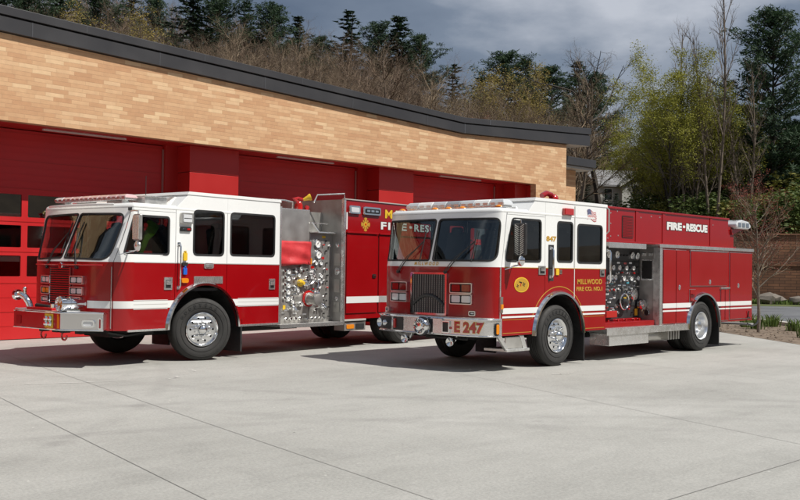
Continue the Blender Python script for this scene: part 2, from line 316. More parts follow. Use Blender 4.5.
        for e_ in bm.edges:
            if len(e_.link_faces) == 1:
                a, b_ = e_.verts[0].index, e_.verts[1].index; k = kt if up(e_.link_faces[0]) else ka
                s.f.append([a+o, b_+o, b_+o+n, a+o+n]); s.m.append(k); s.sm.append(False)
        bm.free(); return s
    def text(s, body, size, mapf, depth, m, bold=0, shear=0, spacing=1, align='LEFT', wscale=1):
        """lettering: baseline at (0,0) of mapf(a, b, d); d = 0 on the surface, negative d outwards"""
        cu = bpy.data.curves.new('t', 'FONT'); cu.body = body; cu.size = size; cu.offset = bold; cu.shear = shear; cu.space_character = spacing; cu.align_x = align; cu.resolution_u = 3
        ob = bpy.data.objects.new('t', cu); COL.objects.link(ob); dg = bpy.context.evaluated_depsgraph_get(); dg.update()
        me = bpy.data.meshes.new_from_object(ob.evaluated_get(dg)); bm = bmesh.new(); bm.from_mesh(me)
        P = [(v.co.x*wscale, v.co.y) for v in bm.verts]; o = len(s.v); n = len(P); bm.verts.index_update()
        s.v += [tuple(mapf(a, b, 0)) for a, b in P] + [tuple(mapf(a, b, -depth)) for a, b in P]; k = s.mi(m)
        for f in bm.faces:
            ix = [v.index for v in f.verts]; s.f.append([i+o+n for i in ix]); s.m.append(k); s.sm.append(False)
        for e_ in bm.edges:
            if len(e_.link_faces) == 1:
                a, b_ = e_.verts[0].index, e_.verts[1].index; s.f.append([a+o, b_+o, b_+o+n, a+o+n]); s.m.append(k); s.sm.append(False)
        bm.free(); bpy.data.objects.remove(ob); bpy.data.curves.remove(cu); bpy.data.meshes.remove(me); return s
    def build(s, name, parent=None, bevel=0, angle=35, loc=None, fix=True):
        me = bpy.data.meshes.new(name); me.from_pydata(s.v, [], s.f)
        for nm in s.names: me.materials.append(MATS[nm])
        me.polygons.foreach_set('material_index', s.m); me.polygons.foreach_set('use_smooth', s.sm)
        if fix:
            bm = bmesh.new(); bm.from_mesh(me); bmesh.ops.recalc_face_normals(bm, faces=bm.faces[:]); bm.to_mesh(me); bm.free()
        if any(s.sm): me.set_sharp_from_angle(angle=radians(angle))
        me.update(); o = bpy.data.objects.new(name, me); COL.objects.link(o)
        if parent: o.parent = parent
        if loc: o.location = loc
        if bevel:
            bv = o.modifiers.new('bevel', 'BEVEL'); bv.width = bevel; bv.segments = 2; bv.limit_method = 'ANGLE'; bv.angle_limit = radians(40); bv.harden_normals = False
        return o
def share(src, name, parent, loc, rot=None, scale=None):
    o = bpy.data.objects.new(name, src.data); COL.objects.link(o); o.parent = parent; o.location = loc
    if rot: o.rotation_euler = rot
    if scale: o.scale = scale
    return o
def empty(name, loc=(0, 0, 0), rz=0, parent=None):
    o = bpy.data.objects.new(name, None); COL.objects.link(o); o.location = loc; o.rotation_euler = (0, 0, rz); o.empty_display_size = .2
    if parent: o.parent = parent
    return o
def tag(o, label=None, cat=None, group=None, kind=None):
    for k, v in (('label', label), ('category', cat), ('group', group), ('kind', kind)):
        if v: o[k] = v
    return o
def copy_tree(o, parent=None):
    c = o.copy(); COL.objects.link(c); c.parent = parent
    for ch in [x for x in bpy.data.objects if x.parent == o]: copy_tree(ch, c)
    return c
def rr(x0, z0, x1, z1, r, n=4): return round_poly([(x0, z0), (x1, z0), (x1, z1), (x0, z1)], r, n)
def round_poly(pts, r, n=4):
    out = []; k = len(pts); rs = r if isinstance(r, (list, tuple)) else [r]*k
    for i in range(k):
        p0, p, p1 = Vector(pts[i-1]), Vector(pts[i]), Vector(pts[(i+1) % k]); a = (p0-p).normalized(); b_ = (p1-p).normalized(); q = min(rs[i], (p0-p).length*.49, (p1-p).length*.49)
        if q <= 0: out.append(tuple(p)); continue
        s0, s1 = p+a*q, p+b_*q
        for j in range(n+1):
            t_ = j/n; out.append(tuple((1-t_)**2*s0 + 2*t_*(1-t_)*p + t_*t_*s1))
    return out
def circ(cx, cz, r, n=24, a0=0): return [(cx+r*cos(a0+2*pi*k/n), cz+r*sin(a0+2*pi*k/n)) for k in range(n)]
def grow(poly, d):
    cx = sum(p[0] for p in poly)/len(poly); cz = sum(p[1] for p in poly)/len(poly); n = len(poly); out = []
    ar = sum(poly[i][0]*poly[(i+1) % n][1]-poly[(i+1) % n][0]*poly[i][1] for i in range(n)); sg = 1 if ar > 0 else -1
    for i in range(n):
        a, b_, c_ = poly[i-1], poly[i], poly[(i+1) % n]
        d1 = Vector((b_[0]-a[0], b_[1]-a[1])); d2 = Vector((c_[0]-b_[0], c_[1]-b_[1]))
        if d1.length < 1e-6: d1 = d2
        if d2.length < 1e-6: d2 = d1
        t_ = (d1.normalized()+d2.normalized()).normalized(); out.append((b_[0]+t_.y*sg*d, b_[1]-t_.x*sg*d))
    return out

# ------------------------------------------------------------------ ground
A0 = radians(35)
def qp(x, y): return x*cos(A0)+y*sin(A0), -x*sin(A0)+y*cos(A0)
def xy(q, p): return q*cos(A0)-p*sin(A0), q*sin(A0)+p*cos(A0)
WALLQ = 58.0
def smooth(a, b, t):
    t = min(1, max(0, (t-a)/(b-a))); return t*t*(3-2*t)
def terrain(x, y):
    q, p = qp(x, y)
    back = max(smooth(-38, -95, x)*0+smooth(38, 95, -x), smooth(50, 110, -y))*26  # unseen hills left and behind the camera, added to darken reflections and low skylight
    if q < WALLQ+.4: return back + (noise.noise(Vector((x*.05, y*.05, 3)))*2 if back > .5 else 0)
    rise = 3.6*smooth(WALLQ+.4, WALLQ+1.0, q)
    g = max(.085, .10+.0045*min(p, 62))
    s = max(0, q-66); h = g*s if s < 95 else g*(95+.35*(s-95))
    if s > 330: h = g*(95+.35*235)
    return rise + h + noise.noise(Vector((x*.04, y*.04, 0)))*1.2*smooth(62, 80, q)
def axis_pts():
    a = [-700, -420, -260, -200, -160, -130, -110, -95, -80, -65, -50, -38, -25, -10]; t = 0.0
    while t < 56: a.append(t); t += 4
    a += [57, 58, 58.35, 58.7, 59.1, 60, 62]; t = 64
    while t < 260: a.append(t); t += 4
    return a + [300, 360, 430, 520, 680, 900]
Q = axis_pts(); Pp = [-900, -600, -420, -300, -240] + [x*5-200 for x in range(72)] + [200, 280, 400, 600, 900]
g = G(); vs = []
for q in Q:
    for p in Pp: x, y = xy(q, p); vs.append((x, y, terrain(x, y)))
n = len(Pp); g.add(vs, [(i*n+j, i*n+j+1, (i+1)*n+j+1, (i+1)*n+j) for i in range(len(Q)-1) for j in range(n-1)], 'leaf_litter', True)
tag(g.build('ground', fix=False, angle=80), kind='structure')
def sheet(name, pts, z, m, kind='structure'):
    g = G(); g.add([(x, y, z) for x, y in pts], [tuple(range(len(pts)))], m); return tag(g.build(name, fix=False), kind=kind)
def qpl(*a): return [xy(q, p) for q, p in a]
# diagonal kerb line of the apron: through (27.23,13.77) and (23.23,9.23)
kd = Vector((27.23-23.23, 13.77-9.23)).normalized(); kn = Vector((kd.y, -kd.x)); K0 = Vector((23.23, 9.23))
def kp(t, o): v = K0 + kd*t + kn*o; return (v.x, v.y)
sheet('concrete_apron', [(-36, -45), kp(-62, 0), kp(24, 0), (38, 34), (-36, 34)], .006, 'concrete')
sheet('asphalt_road', qpl((28, -90), (53.5, -60), (52.5, 60), (32, 40)), .003, 'asphalt')
sheet('grass_verge', qpl((53.0, -70), (58.5, -70), (58.5, 60), (52.2, 60)), .010, 'verge_grass')
def strip(name, a, b, w, h, m, z=0, kind=None):
    g = G(); a, b = Vector(a), Vector(b); d = (b-a).normalized(); nn = Vector((-d.y, d.x))*w/2
    P = [a-nn, b-nn, b+nn, a+nn]; g.add([(v.x, v.y, z) for v in P]+[(v.x, v.y, z+h) for v in P], [(3, 2, 1, 0), (4, 5, 6, 7), (0, 1, 5, 4), (1, 2, 6, 5), (2, 3, 7, 6), (3, 0, 4, 7)], m)
    o = g.build(name, bevel=.01); return tag(o, kind=kind) if kind else o
sheet('mulch_bed', [kp(-62, .0), kp(24, .0), kp(24, 3.6), kp(-62, 3.6)], .011, 'mulch')
strip('kerb', kp(-62, 3.75), kp(24, 3.75), .28, .12, 'concrete_kerb', kind='structure')
# sawn joints of the slab
joints = [((5.60, 13.0), (3.6, 3.3)), ((8.0, 17.65), (5.0, 3.3)), ((12.9, 12.6), (9.2, 2.6)), ((16.9, 14.0), (13.6, 0)), ((20.6, 9.0), (18.5, -3)), ((3.0, 3.62), (16, 3.36)), ((2.6, 9.0), (14, 9.3))]
g = G()
for k, (a, b_) in enumerate(joints[:6]):
    a, b_ = Vector(a), Vector(b_); d = (b_-a).normalized(); nn = Vector((-d.y, d.x))*.0038
    P = [a-nn, b_-nn, b_+nn, a+nn]; g.add([(v.x, v.y, .010+.0004*k) for v in P], [(0, 1, 2, 3)], 'joint_grey' if 'joint_grey' in MATS else (mat('joint_grey', (.25, .245, .23), .9) and 'joint_grey'))
tag(g.build('slab_joint', fix=False), kind='structure')

mat('chalk', (.62, .61, .58), .95)
for k, P in enumerate(([(8.55, 12.75), (8.95, 12.98), (9.05, 13.30)], [(8.05, 12.35), (8.25, 12.42), (8.30, 12.52)], [(6.2, 13.0), (6.9, 12.75), (7.5, 12.55)], [(12.05, 10.5), (12.5, 10.35), (12.8, 10.6)], [(13.1, 9.1), (13.35, 9.0), (13.7, 9.12)])):
    g = G(); vs = []
    for i in range(13):
        t_ = i/12*(len(P)-1); j = min(len(P)-2, int(t_)); a_ = Vector(P[j]).lerp(Vector(P[j+1]), t_-j)+Vector((.03*sin(i*2.1+k), .03*cos(i*1.7)))
        w_ = .012*(.4+abs(sin(i*1.3+k))); vs += [(a_.x-w_, a_.y, .0125), (a_.x+w_, a_.y+w_, .0125)]
    g.add(vs, [(2*i, 2*i+1, 2*i+3, 2*i+2) for i in range(12)], 'chalk'); tag(g.build('chalk_mark', fix=False), kind='structure')

# ------------------------------------------------------------------ fire station
st = tag(empty('fire_station', (19, 20, 0)), 'tan brick fire station with red bay doors and a dark metal roof edge', 'building')
OX, OY = 19, 20
def S_(g, name, parent=None, **k):
    g.v = [(a-OX, b_-OY, c_) for a, b_, c_ in g.v]; return g.build(name, parent or st, **k)
FY = 19.72; DW = 20.66          # brick face and door wall
SOF = 4.58; XE = 28.94
kx = 23.26
def ztop(x): return 6.89-(x-8.71)*.53/14.55 if x < kx else 6.36+(x-kx)*.0645
def zbot(x): return 6.36-(x-8.71)*.50/14.55 if x < kx else 5.86+(x-kx)*.043
XL = -14
g = G()   # brick band above the bays and the pier at the right
fm = lambda a, b_, d: (a, FY+d, b_)
ops = [(-6.0, 27.16)]
g.panel([(XL, .0), (-6, 0), (-6, SOF), (27.16, SOF), (27.16, 0), (XE, 0), (XE, zbot(XE)), (kx, zbot(kx)), (XL, zbot(XL))], [], fm, .22, 'long_brick', cuts=())
S_(g, 'brick_band')
g = G(); g.box((XE-.01, FY+.225, 0), (XE-.2, 36, 5.9), 'long_brick'); g.box((27.17, FY+.225, 0), (27.4, DW+.4, SOF-.02), 'red_cladding')
S_(g, 'end_wall')
g = G(); g.box((XE+.003, 21.0, 0), (31.45, 21.25, 5.46), 'long_brick'); g.box((31.25, 21.255, 0), (31.45, 34, 5.46), 'long_brick'); S_(g, 'wing_wall')
g = G(); g.box((XE+.01, 20.6, 5.47), (32.0, 21.6, 5.57), 'soffit_light_grey'); g.box((XE+.01, 20.5, 5.575), (32.08, 33, 5.87), 'fascia_metal'); S_(g, 'wing_roof', bevel=.01)
g = G()
for a, b_ in ((-6, 27.16),): g.box((a, FY+.224, SOF), (b_, DW+.4, SOF+.08), 'red_cladding')
S_(g, 'soffit')
# metal roof edge in two steps, with seams
XR = 30.32
def band(g, y0, y1, zf0, zf1, xa, xb, m):
    pts = [xa] + ([kx] if xa < kx < xb else []) + [xb]; vs = []
    for x in pts: vs += [(x, y0, zf0(x)), (x, y0, zf1(x)), (x, y1, zf1(x)), (x, y1, zf0(x))]
    fs = [(0, 3, 2, 1), tuple((len(pts)-1)*4+i for i in range(4))]
    for i in range(len(pts)-1):
        for j in range(4): fs.append((i*4+j, i*4+(j+1) % 4, (i+1)*4+(j+1) % 4, (i+1)*4+j))
    g.add(vs, fs, m)
g = G(); mid = lambda x: zbot(x)+(ztop(x)-zbot(x))*.60
band(g, FY-.10, FY+.8, lambda x: zbot(x)+.015, mid, XL, XR-.03, 'fascia_metal')
band(g, FY-.04, FY+.8, lambda x: mid(x)+.002, lambda x: mid(x)+.03, XL, XR-.05, 'black_plastic')
band(g, FY-.13, FY+.8, lambda x: mid(x)+.032, ztop, XL, XR, 'fascia_metal')
S_(g, 'roof_fascia', bevel=.008)
g = G()
xs_ = [-12+3.05*k for k in range(12)]
for x in xs_+[kx]:
    if x > 30: continue
    w = .018 if x != kx else .05
    g.box((x, FY-.105, zbot(x)+.02), (x+w, FY-.095, mid(x)), 'fascia_seam')
    g.box((x+1.2, FY-.135, mid(x+1.2)+.04), (x+1.2+w, FY-.125, ztop(x+1.2)-.01), 'fascia_seam')
S_(g, 'fascia_joint')
g = G(); band(g, FY+.81, 38, lambda x: ztop(x)-.35, lambda x: ztop(x)-.12, XL, XR-.05, 'fascia_metal'); S_(g, 'roof')
g = G(); g.panel([(XE+.02, 0), (XR-.06, 0), (XR-.06, 10), (XE+.02, 10)], [], lambda a, b_, d: (a, FY-.09+b_, zbot(a)+.005+d), .008, 'soffit_light_grey'); S_(g, 'eave_soffit')
# red clad pillars between the bays
PX = [0.60+6.475*k for k in range(0, 5)]; PX = [13.62-6.475*2, 13.62-6.475, 13.62, 20.09, 26.56]
for x in PX:
    g = G(); x1 = min(x+1.46, 27.165)
    for z0, z1 in ((0, .92), (.935, 1.93), (1.945, 2.94), (2.955, 3.93), (3.945, SOF-.005)): g.box((x, FY+.42, z0), (x1, DW+.1, z1), 'red_cladding')
    g.box((x+.02, FY+.44, 0), (x1-.02, DW+.1, SOF-.01), 'black_plastic')
    S_(g, 'pillar', bevel=.006)
# door wall strips and bay doors
g = G(); g.box((XL, DW, 0), (PX[0]-.31, DW+.3, SOF), 'red_cladding'); S_(g, 'door_wall')
for k in range(5):
    x = PX[k]; g = G(); g.box((x-.35 if k else x-.3, DW, 0), (min(x+1.52, 27.16), DW+.25, SOF), 'red_cladding'); S_(g, 'door_wall')
for k in range(4):
    x0, x1 = PX[k]+1.52, PX[k+1]-.35
    d = empty('bay_door', ((x0+x1)/2-OX, DW-OY, 0), parent=st)
    cx = (x0+x1)/2
    def D_(g, name, par=None, **kk):
        g.v = [(a-cx, b_-DW, c_) for a, b_, c_ in g.v]; return g.build(name, par or d, **kk)
    zs = [0.0, .62, 1.24, 1.92, 2.58, 3.30, 3.90, 4.50]
    nc = 4; pitch = (x1-x0)/nc; holes = []
    for zb, zt_ in ((1.38, 1.83), (2.01, 2.49), (2.67, 3.16)):
        for c_ in range(nc): holes.append(rr(x0+c_*pitch+.07, zb, x0+(c_+1)*pitch-.07, zt_, .02, 2))
    g = G(); g.panel([(x0+.01, 0.02), (x1-.01, 0.02), (x1-.01, SOF-.02), (x0+.01, SOF-.02)], holes, lambda a, b_, dd: (a, DW+.10+dd, b_), .05, 'door_red'); D_(g, 'door_leaf')
    g = G()
    for z in zs[1:]: g.box((x0+.02, DW+.092, z-.012), (x1-.02, DW+.0985, z+.0), 'red_cladding')
    for z in (.31, .93, 3.45, 3.6, 3.75, 4.05, 4.2, 4.35): g.box((x0+.02, DW+.094, z-.006), (x1-.02, DW+.0987, z+.006), 'door_red')
    D_(g, 'section_rib')
    for h in holes:
        a = min(p[0] for p in h); b_ = max(p[0] for p in h); c_ = min(p[1] for p in h); e_ = max(p[1] for p in h)
        g = G(); g.box((a-.01, DW+.125, c_-.01), (b_+.01, DW+.133, e_+.01), 'door_pane_glass'); D_(g, 'window_pane')
    for xa in (x0, x1-.045): g = G(); g.box((xa, DW+.06, 0), (xa+.045, DW+.09, SOF-.1), 'red_light_rail'); D_(g, 'door_track')
    g = G(); g.box((cx-1.0, FY+.55, SOF-.035), (cx+1.0, FY+.62, SOF-.002), 'lamp_strip'); S_(g, 'soffit_lamp')
# dark bay interior so the panes look into a room
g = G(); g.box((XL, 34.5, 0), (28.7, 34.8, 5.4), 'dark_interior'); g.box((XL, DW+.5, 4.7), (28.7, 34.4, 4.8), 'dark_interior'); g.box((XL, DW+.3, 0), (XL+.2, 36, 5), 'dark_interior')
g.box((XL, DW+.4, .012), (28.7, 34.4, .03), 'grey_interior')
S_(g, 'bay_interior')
# small items just inside the left bay door
g = G()
g.box((13.2, 36, 0), (13.3, 36.1, .1), 'dark_interior'); g = None

# ------------------------------------------------------------------ retaining wall, verge, bed planting
def qbox(g, q0, q1, p0, p1, z0, z1, m):
    P = [xy(q0, p0), xy(q1, p0), xy(q1, p1), xy(q0, p1)]
    g.add([(x, y, z0) for x, y in P]+[(x, y, z1) for x, y in P], [(3, 2, 1, 0), (4, 5, 6, 7), (0, 1, 5, 4), (1, 2, 6, 5), (2, 3, 7, 6), (3, 0, 4, 7)], m)
rw = tag(empty('retaining_wall', (*xy(WALLQ, -12), 0), A0-pi/2), 'long brown stone block retaining wall in two tiers beyond the road', 'wall')
Mi = (Matrix.Translation((*xy(WALLQ, -12), 0)) @ Matrix.Rotation(A0-pi/2, 4, 'Z')).inverted()
for nm, q0, q1, z0, z1 in (('lower_tier', WALLQ, WALLQ+.5, -.2, 2.1), ('ledge', WALLQ-.05, WALLQ+.5, 2.104, 2.2), ('upper_tier', WALLQ+.25, WALLQ+.75, 2.204, 3.85), ('coping', WALLQ+.18, WALLQ+.8, 3.854, 3.95)):
    g = G(); qbox(g, q0, q1, -55, 22, z0, z1, 'brown_wall_block'); g.v = [tuple(Mi @ Vector(v)) for v in g.v]; g.build(nm, rw)
def gz(u, dist, zz=0): pass
def tuft_field(name, pts, h, m, n, spread=.12, w=.012, seed=1):
    rnd = random.Random(seed); g = G()
    for x, y, z in pts:
        for k in range(n):
            a = rnd.uniform(0, 2*pi); r = rnd.uniform(0, spread); lean = rnd.uniform(.1, .6); hh = h*rnd.uniform(.5, 1.15); bx, by = x+r*cos(a), y+r*sin(a); t = rnd.uniform(0, 2*pi)
            dx, dy = w*cos(t), w*sin(t); ex, ey = cos(a)*lean*hh, sin(a)*lean*hh
            g.add([(bx-dx, by-dy, z), (bx+dx, by+dy, z), (bx+dx+ex*.4, by+dy+ey*.4, z+hh*.65), (bx-dx+ex*.4, by-dy+ey*.4, z+hh*.65), (bx+ex, by+ey, z+hh*.9)], [(0, 1, 2, 3), (3, 2, 4)], m)
    return g.build(name, fix=False)
rnd = random.Random(3)
pts = []
for t in [x*.42-30 for x in range(120)]:
    if rnd.random() < .75: pts.append((*kp(t+rnd.uniform(-.15, .15), rnd.uniform(1.2, 3.2)), .01))
tag(tuft_field('daylily_clumps', pts, .40, 'grass_green', 60, .26, .016, 4), kind='stuff')
pts = [(*xy(rnd.uniform(55.6, 57.9), rnd.uniform(-35, 10)), .01) for _ in range(1500)]
tag(tuft_field('verge_grass', pts, .28, 'grass_green', 7, .3, .03, 5), kind='stuff')
pts = [(*kp(rnd.uniform(-35, 22), rnd.uniform(.1, 3.5)), .012) for _ in range(2600)]
g = G()
for x, y, z in pts:
    a = rnd.uniform(0, 2*pi); l = rnd.uniform(.02, .07); d = Vector((cos(a)*l, sin(a)*l, rnd.uniform(0, .02))); n_ = Vector((-sin(a), cos(a), 0))*rnd.uniform(.008, .02); c_ = Vector((x, y, z+.008)); h_ = Vector((0, 0, .012))
    g.add([c_-d-n_, c_+d-n_, c_+d+n_, c_-d+n_, c_+h_*1.5], [(0, 1, 4), (1, 2, 4), (2, 3, 4), (3, 0, 4)], 'mulch')
tag(g.build('mulch_chips', fix=False), kind='stuff')
for i, (q, p, s_) in enumerate(((56.4, -11.8, 1.0), (56.7, -10.2, .7), (56.2, -13.3, .8))):
    g = G(); g.ball((0, 0, .25*s_), s_, 'rock', 12, (1, .7, .38))
    g.v = [(a+noise.noise(Vector((a, b_, c_))*2)*.25*s_, b_+noise.noise(Vector((b_, c_, a))*2)*.25*s_, max(-.05, c_+noise.noise(Vector((c_, a, b_))*3)*.12)) for a, b_, c_ in g.v]
    o = g.build('boulder', loc=(*xy(q, p), .0), fix=False); tag(o, ('largest grey boulder in the grass below the brown wall', 'smallest grey boulder in the grass below the brown wall', 'right hand grey boulder in the grass below the brown wall')[i], 'rock', 'boulders below the retaining wall')

# ------------------------------------------------------------------ fire trucks
WD = 2.5
class Wrap:
    """plan line of a cab or bumper: near side, rounded corner, bowed front, far side; s = -X on the near side"""
    def __init__(s, xc, a, off=0, n=.5, lean=0, z0=1.7, depth_lean=0):
        s.s0 = -xc; s.off = off; s.lean = lean; s.z0 = z0; b_ = WD/2+off; P = []
        for i in range(161):
            t_ = (pi/2)*i/160; P.append((xc-a*sin(t_)**n, WD/2-b_*cos(t_)**n, sin(t_)**n))
        s.T = [(0, *P[0])]; l = 0
        for i in range(1, 161): l += sqrt((P[i][0]-P[i-1][0])**2+(P[i][1]-P[i-1][1])**2); s.T.append((l, *P[i]))
        s.sc = s.s0 + l
    def half(s, q):
        if q <= s.s0: return (-q, -s.off, 0.0, 0.0, 1.0)
        l = q-s.s0; T = s.T; lo, hi = 0, 160
        while hi-lo > 1:
            m_ = (lo+hi)//2
            if T[m_][0] <= l: lo = m_
            else: hi = m_
        t_ = (l-T[lo][0])/max(1e-9, T[hi][0]-T[lo][0]); x = T[lo][1]+(T[hi][1]-T[lo][1])*t_; y = T[lo][2]+(T[hi][2]-T[lo][2])*t_; w = T[lo][3]+(T[hi][3]-T[lo][3])*t_
        a_, b_ = max(0, lo-2), min(160, hi+2); tx, ty = T[b_][1]-T[a_][1], T[b_][2]-T[a_][2]; h = sqrt(tx*tx+ty*ty) or 1
        return (x, y, w, ty/h, -tx/h)
    def __call__(s, q, z, d=0):
        far = q > s.sc
        x, y, w, nx, ny = s.half(2*s.sc-q if far else q)
        x += nx*d + (max(0, z-s.z0)*s.lean)*w; y += ny*d
        if far: y = WD-y
        return (x, y, z)
    def sY(s, Y):
        for l, x, y, w in s.T:
            if y >= Y: return s.s0+l
        return s.sc
NEAR = lambda off=0: (lambda a, b_, d: (a, off+d, b_))
def section(xa, xb, z0, top, arch=None):
    """side panel outline in X,Z: bottom edge with an optional wheel arch bite, then the top polyline from xb back to xa"""
    xs = [xa, xb]
    if arch:
        cx, cz, R = arch; k = sqrt(max(0, R*R-(z0-cz)**2))
        for i in range(33):
            x = cx-k*cos(pi*i/32)
            if xa < x < xb: xs.append(x)
    xs = sorted(set(xs)); out = []
    for x in xs:
        z = z0
        if arch and abs(x-cx) < k-1e-6: z = max(z0, cz+sqrt(max(0, R*R-(x-cx)**2)))
        out.append((x, z))
    return out+list(top)
def S2(poly): return [(-a, b_) for a, b_ in poly]

def tyre_text(g, body, r, yface, start, step, size):
    for k, ch in enumerate(body):
        a0 = start-step*k
        def mf(a, b_, d, a0=a0):
            # letter upright along the radius; text angle runs clockwise as seen from the near side
            ang = a0; ux, uz = cos(ang), sin(ang); tx, tz = sin(ang), -cos(ang)
            return (ux*(r+b_)+tx*a, yface+d, uz*(r+b_)+tz*a)
        g.text(ch, size, mf, .003, 'black_rubber', bold=.004, align='CENTER')
def make_tyre(width=.29, word=None, R=.53):
    g = G(); w = width
    prof = [(.285, .03), (.30, .012), (.345, -.002), (.42, -.012), (.47, -.006), (.505, .012), (.524, .035), (R, .055)]
    y = .055
    for k in range(5):
        y2 = .055+(w-.11)*(k+1)/5-.012; prof += [(R, y2)]
        if k < 4: prof += [(R-.014, y2+.002), (R-.014, y2+.010), (R, y2+.012)]
    prof += [(.524, w-.035), (.505, w-.012), (.42, w+.008), (.30, w-.012), (.285, w-.03), (.27, w/2)]
    g.lathe([(r, y) for r, y in prof], (0, 0, 0), (0, 1, 0), 64, 'tyre_rubber')
    for r in (.375, .462): g.lathe([(r-.004, -.006), (r-.003, -.0135), (r+.003, -.0135), (r+.004, -.006)], (0, 0, 0), (0, 1, 0), 64, 'tyre_rubber')
    if word: tyre_text(g, word, .395, -.0135, radians(150), radians(13.5), .062)
    return g
def make_rim(deep=False):
    g = G(); m = 'satin_metal'; n = 48
    if not deep:
        g.lathe([(.262, .10), (.272, .03), (.292, .004), (.296, -.006), (.288, -.010), (.276, .0), (.262, .035), (.256, .045)], (0, 0, 0), (0, 1, 0), n, 'chrome')
        g.panel(circ(0, 0, .258, n), [circ(.205*cos(2*pi*k/10), .205*sin(2*pi*k/10), .019, 12) for k in range(10)] + [circ(0, 0, .085, 20)],
                lambda a, b_, d: (a, .040-.035*max(0, 1-(a*a+b_*b_)/.066)+d, b_), .012, m)
        g.lathe([(.25, .09), (.0001, .09)], (0, 0, 0), (0, 1, 0), 24, 'chassis_black')
        g.lathe([(.088, .03), (.086, -.035), (.078, -.05), (.055, -.075), (.03, -.085), (.0001, -.087)], (0, 0, 0), (0, 1, 0), 24, 'chrome')
        for k in range(10):
            a = 2*pi*(k+.5)/10; g.cyl((.132*cos(a), .03, .132*sin(a)), (.132*cos(a), -.035, .132*sin(a)), .017, 'chrome', 8, .012)
    else:
        g.lathe([(.262, .16), (.268, .03), (.292, .004), (.296, -.006), (.288, -.010), (.272, .004), (.258, .04), (.246, .12), (.225, .155), (.19, .165), (.10, .15), (.10, .06), (.094, .035), (.06, .02), (.0001, .016)], (0, 0, 0), (0, 1, 0), n, m)
        for k in range(10):
            a = 2*pi*(k+.5)/10; g.cyl((.142*cos(a), .16, .142*sin(a)), (.142*cos(a), .115, .142*sin(a)), .016, 'chrome', 8, .012)
            a = 2*pi*k/10; g.cyl((.20*cos(a), .17, .20*sin(a)), (.20*cos(a), .154, .20*sin(a)), .02, 'chassis_black', 10)
    return g

def fire_truck(label, x, y, rz, word):
    T = tag(empty('fire_truck', (x, y, .007), rz), label, 'fire truck', 'fire trucks parked on the apron')
    return T
def wheels(T, wb, word, tR=.53, steer=0):
    ty0 = make_tyre(.30, word).build('tyre', fix=False); rm0 = make_rim().build('rim', fix=True)
    ty1 = make_tyre(.28).build('tyre', fix=False); rm1 = make_rim(True).build('rim', fix=True)
    for (X, Y, far, tys, rm) in ((0, .03, 0, (ty0,), rm0), (0, 2.47, 1, (ty1,), rm0), (wb, .03, 0, (ty1,), rm1), (wb, 2.47, 1, (ty1,), rm1)):
        w = empty('wheel', (X, Y, tR), (pi if far else 0)+(steer if X == 0 else 0), T)
        for t_ in tys: share(t_, 'tyre', w, (0, 0, 0), scale=(tR/.53, 1, tR/.53))
        if X == wb: share(ty1, 'tyre', w, (0, .32, 0))
        share(rm, 'rim', w, (0, 0, 0))
    for o in (ty0, ty1, rm0, rm1): bpy.data.objects.remove(o)
def arch_trim(T, cx, cz, R, m, w=.05, out=.035, a0=0, a1=180, y=0):
    g = G(); k = 28; P = []
    A = [radians(a0+(a1-a0)*i/k) for i in range(k+1)]
    for side in (0, 1):
        yy = y if side == 0 else WD-y; sg = -1 if side == 0 else 1; vs = []
        for a in A:
            for r, o_ in ((R-.012, 0), (R-.012, out), (R+w*.5, out*1.0), (R+w, 0.002)): vs.append((cx+r*cos(a), yy+sg*o_, cz+r*sin(a)))
        n = 4; fs = [(i*n+j, i*n+(j+1) % n, (i+1)*n+(j+1) % n, (i+1)*n+j) for i in range(k) for j in range(n)]+[(0, 1, 2, 3), tuple(k*n+j for j in (3, 2, 1, 0))]
        g2 = G(); g2.add(vs, fs, m, True); g2.build('fender_trim', T, angle=50)
    for side in (0, 1):
        ya, yb = (y+.026, y+.72) if side == 0 else (WD-y-.026, WD-y-.72); vs = []; g = G()
        for a in A:
            for r in (R-.004, R+.01):
                for yy in (ya, yb): vs.append((cx+r*cos(a), yy, cz+r*sin(a)))
        fs = []
        for i in range(k): fs += [(i*4, i*4+1, i*4+5, i*4+4), (i*4+2, i*4+6, i*4+7, i*4+3)]
        g.add(vs, fs, 'chassis_black', True)
        g.prism([(cx+(R+.008)*cos(a), cz+(R+.008)*sin(a)) for a in A], lambda a, b_, d: (a, yb+(d if side == 0 else -d), b_), .02, 'chassis_black')
        g.build('wheel_well', T, fix=False)
def window(T, wrap, poly, glass, par, trim='black_rubber', tw=.022, d=.012, proud=.006, cuts=()):
    """poly in wrap space; opening already cut in the panel"""
    g = G(); g.panel(grow(poly, .008), [], lambda a, b_, dd: wrap(a, b_, d+dd), .005, glass, cuts=cuts); g.build('window_glass', par)
    g = G(); g.panel(grow(poly, .012), [grow(poly, -tw)], lambda a, b_, dd: wrap(a, b_, dd-proud), .014+proud, trim, cuts=cuts); g.build('window_trim', par)
def gauge_mesh(r=.055, face='gauge_face', needle=True, rim='chrome'):
    g = G(); g.lathe([(r*1.0, 0), (r*1.0, -.03), (r*.93, -.036), (r*.82, -.034), (r*.80, -.024)], (0, 0, 0), (0, 1, 0), 20, rim)
    g.lathe([(r*.82, -.023), (.0001, -.0235)], (0, 0, 0), (0, 1, 0), 20, face)
    if needle:
        g.obox((r*.15, -.027, r*.2), (r*.9, .003, r*.09), Matrix.Rotation(radians(-55), 4, 'Y'), 'black_plastic'); g.lathe([(r*.13, -.024), (r*.12, -.03), (.0001, -.03)], (0, 0, 0), (0, 1, 0), 8, 'black_plastic')
        for k in range(9):
            a = radians(-40+k*32.5); g.obox((r*.66*cos(a), -.025, r*.66*sin(a)), (r*.14, .002, r*.05), Matrix.Rotation(-a, 4, 'Y'), 'black_plastic')
    return g
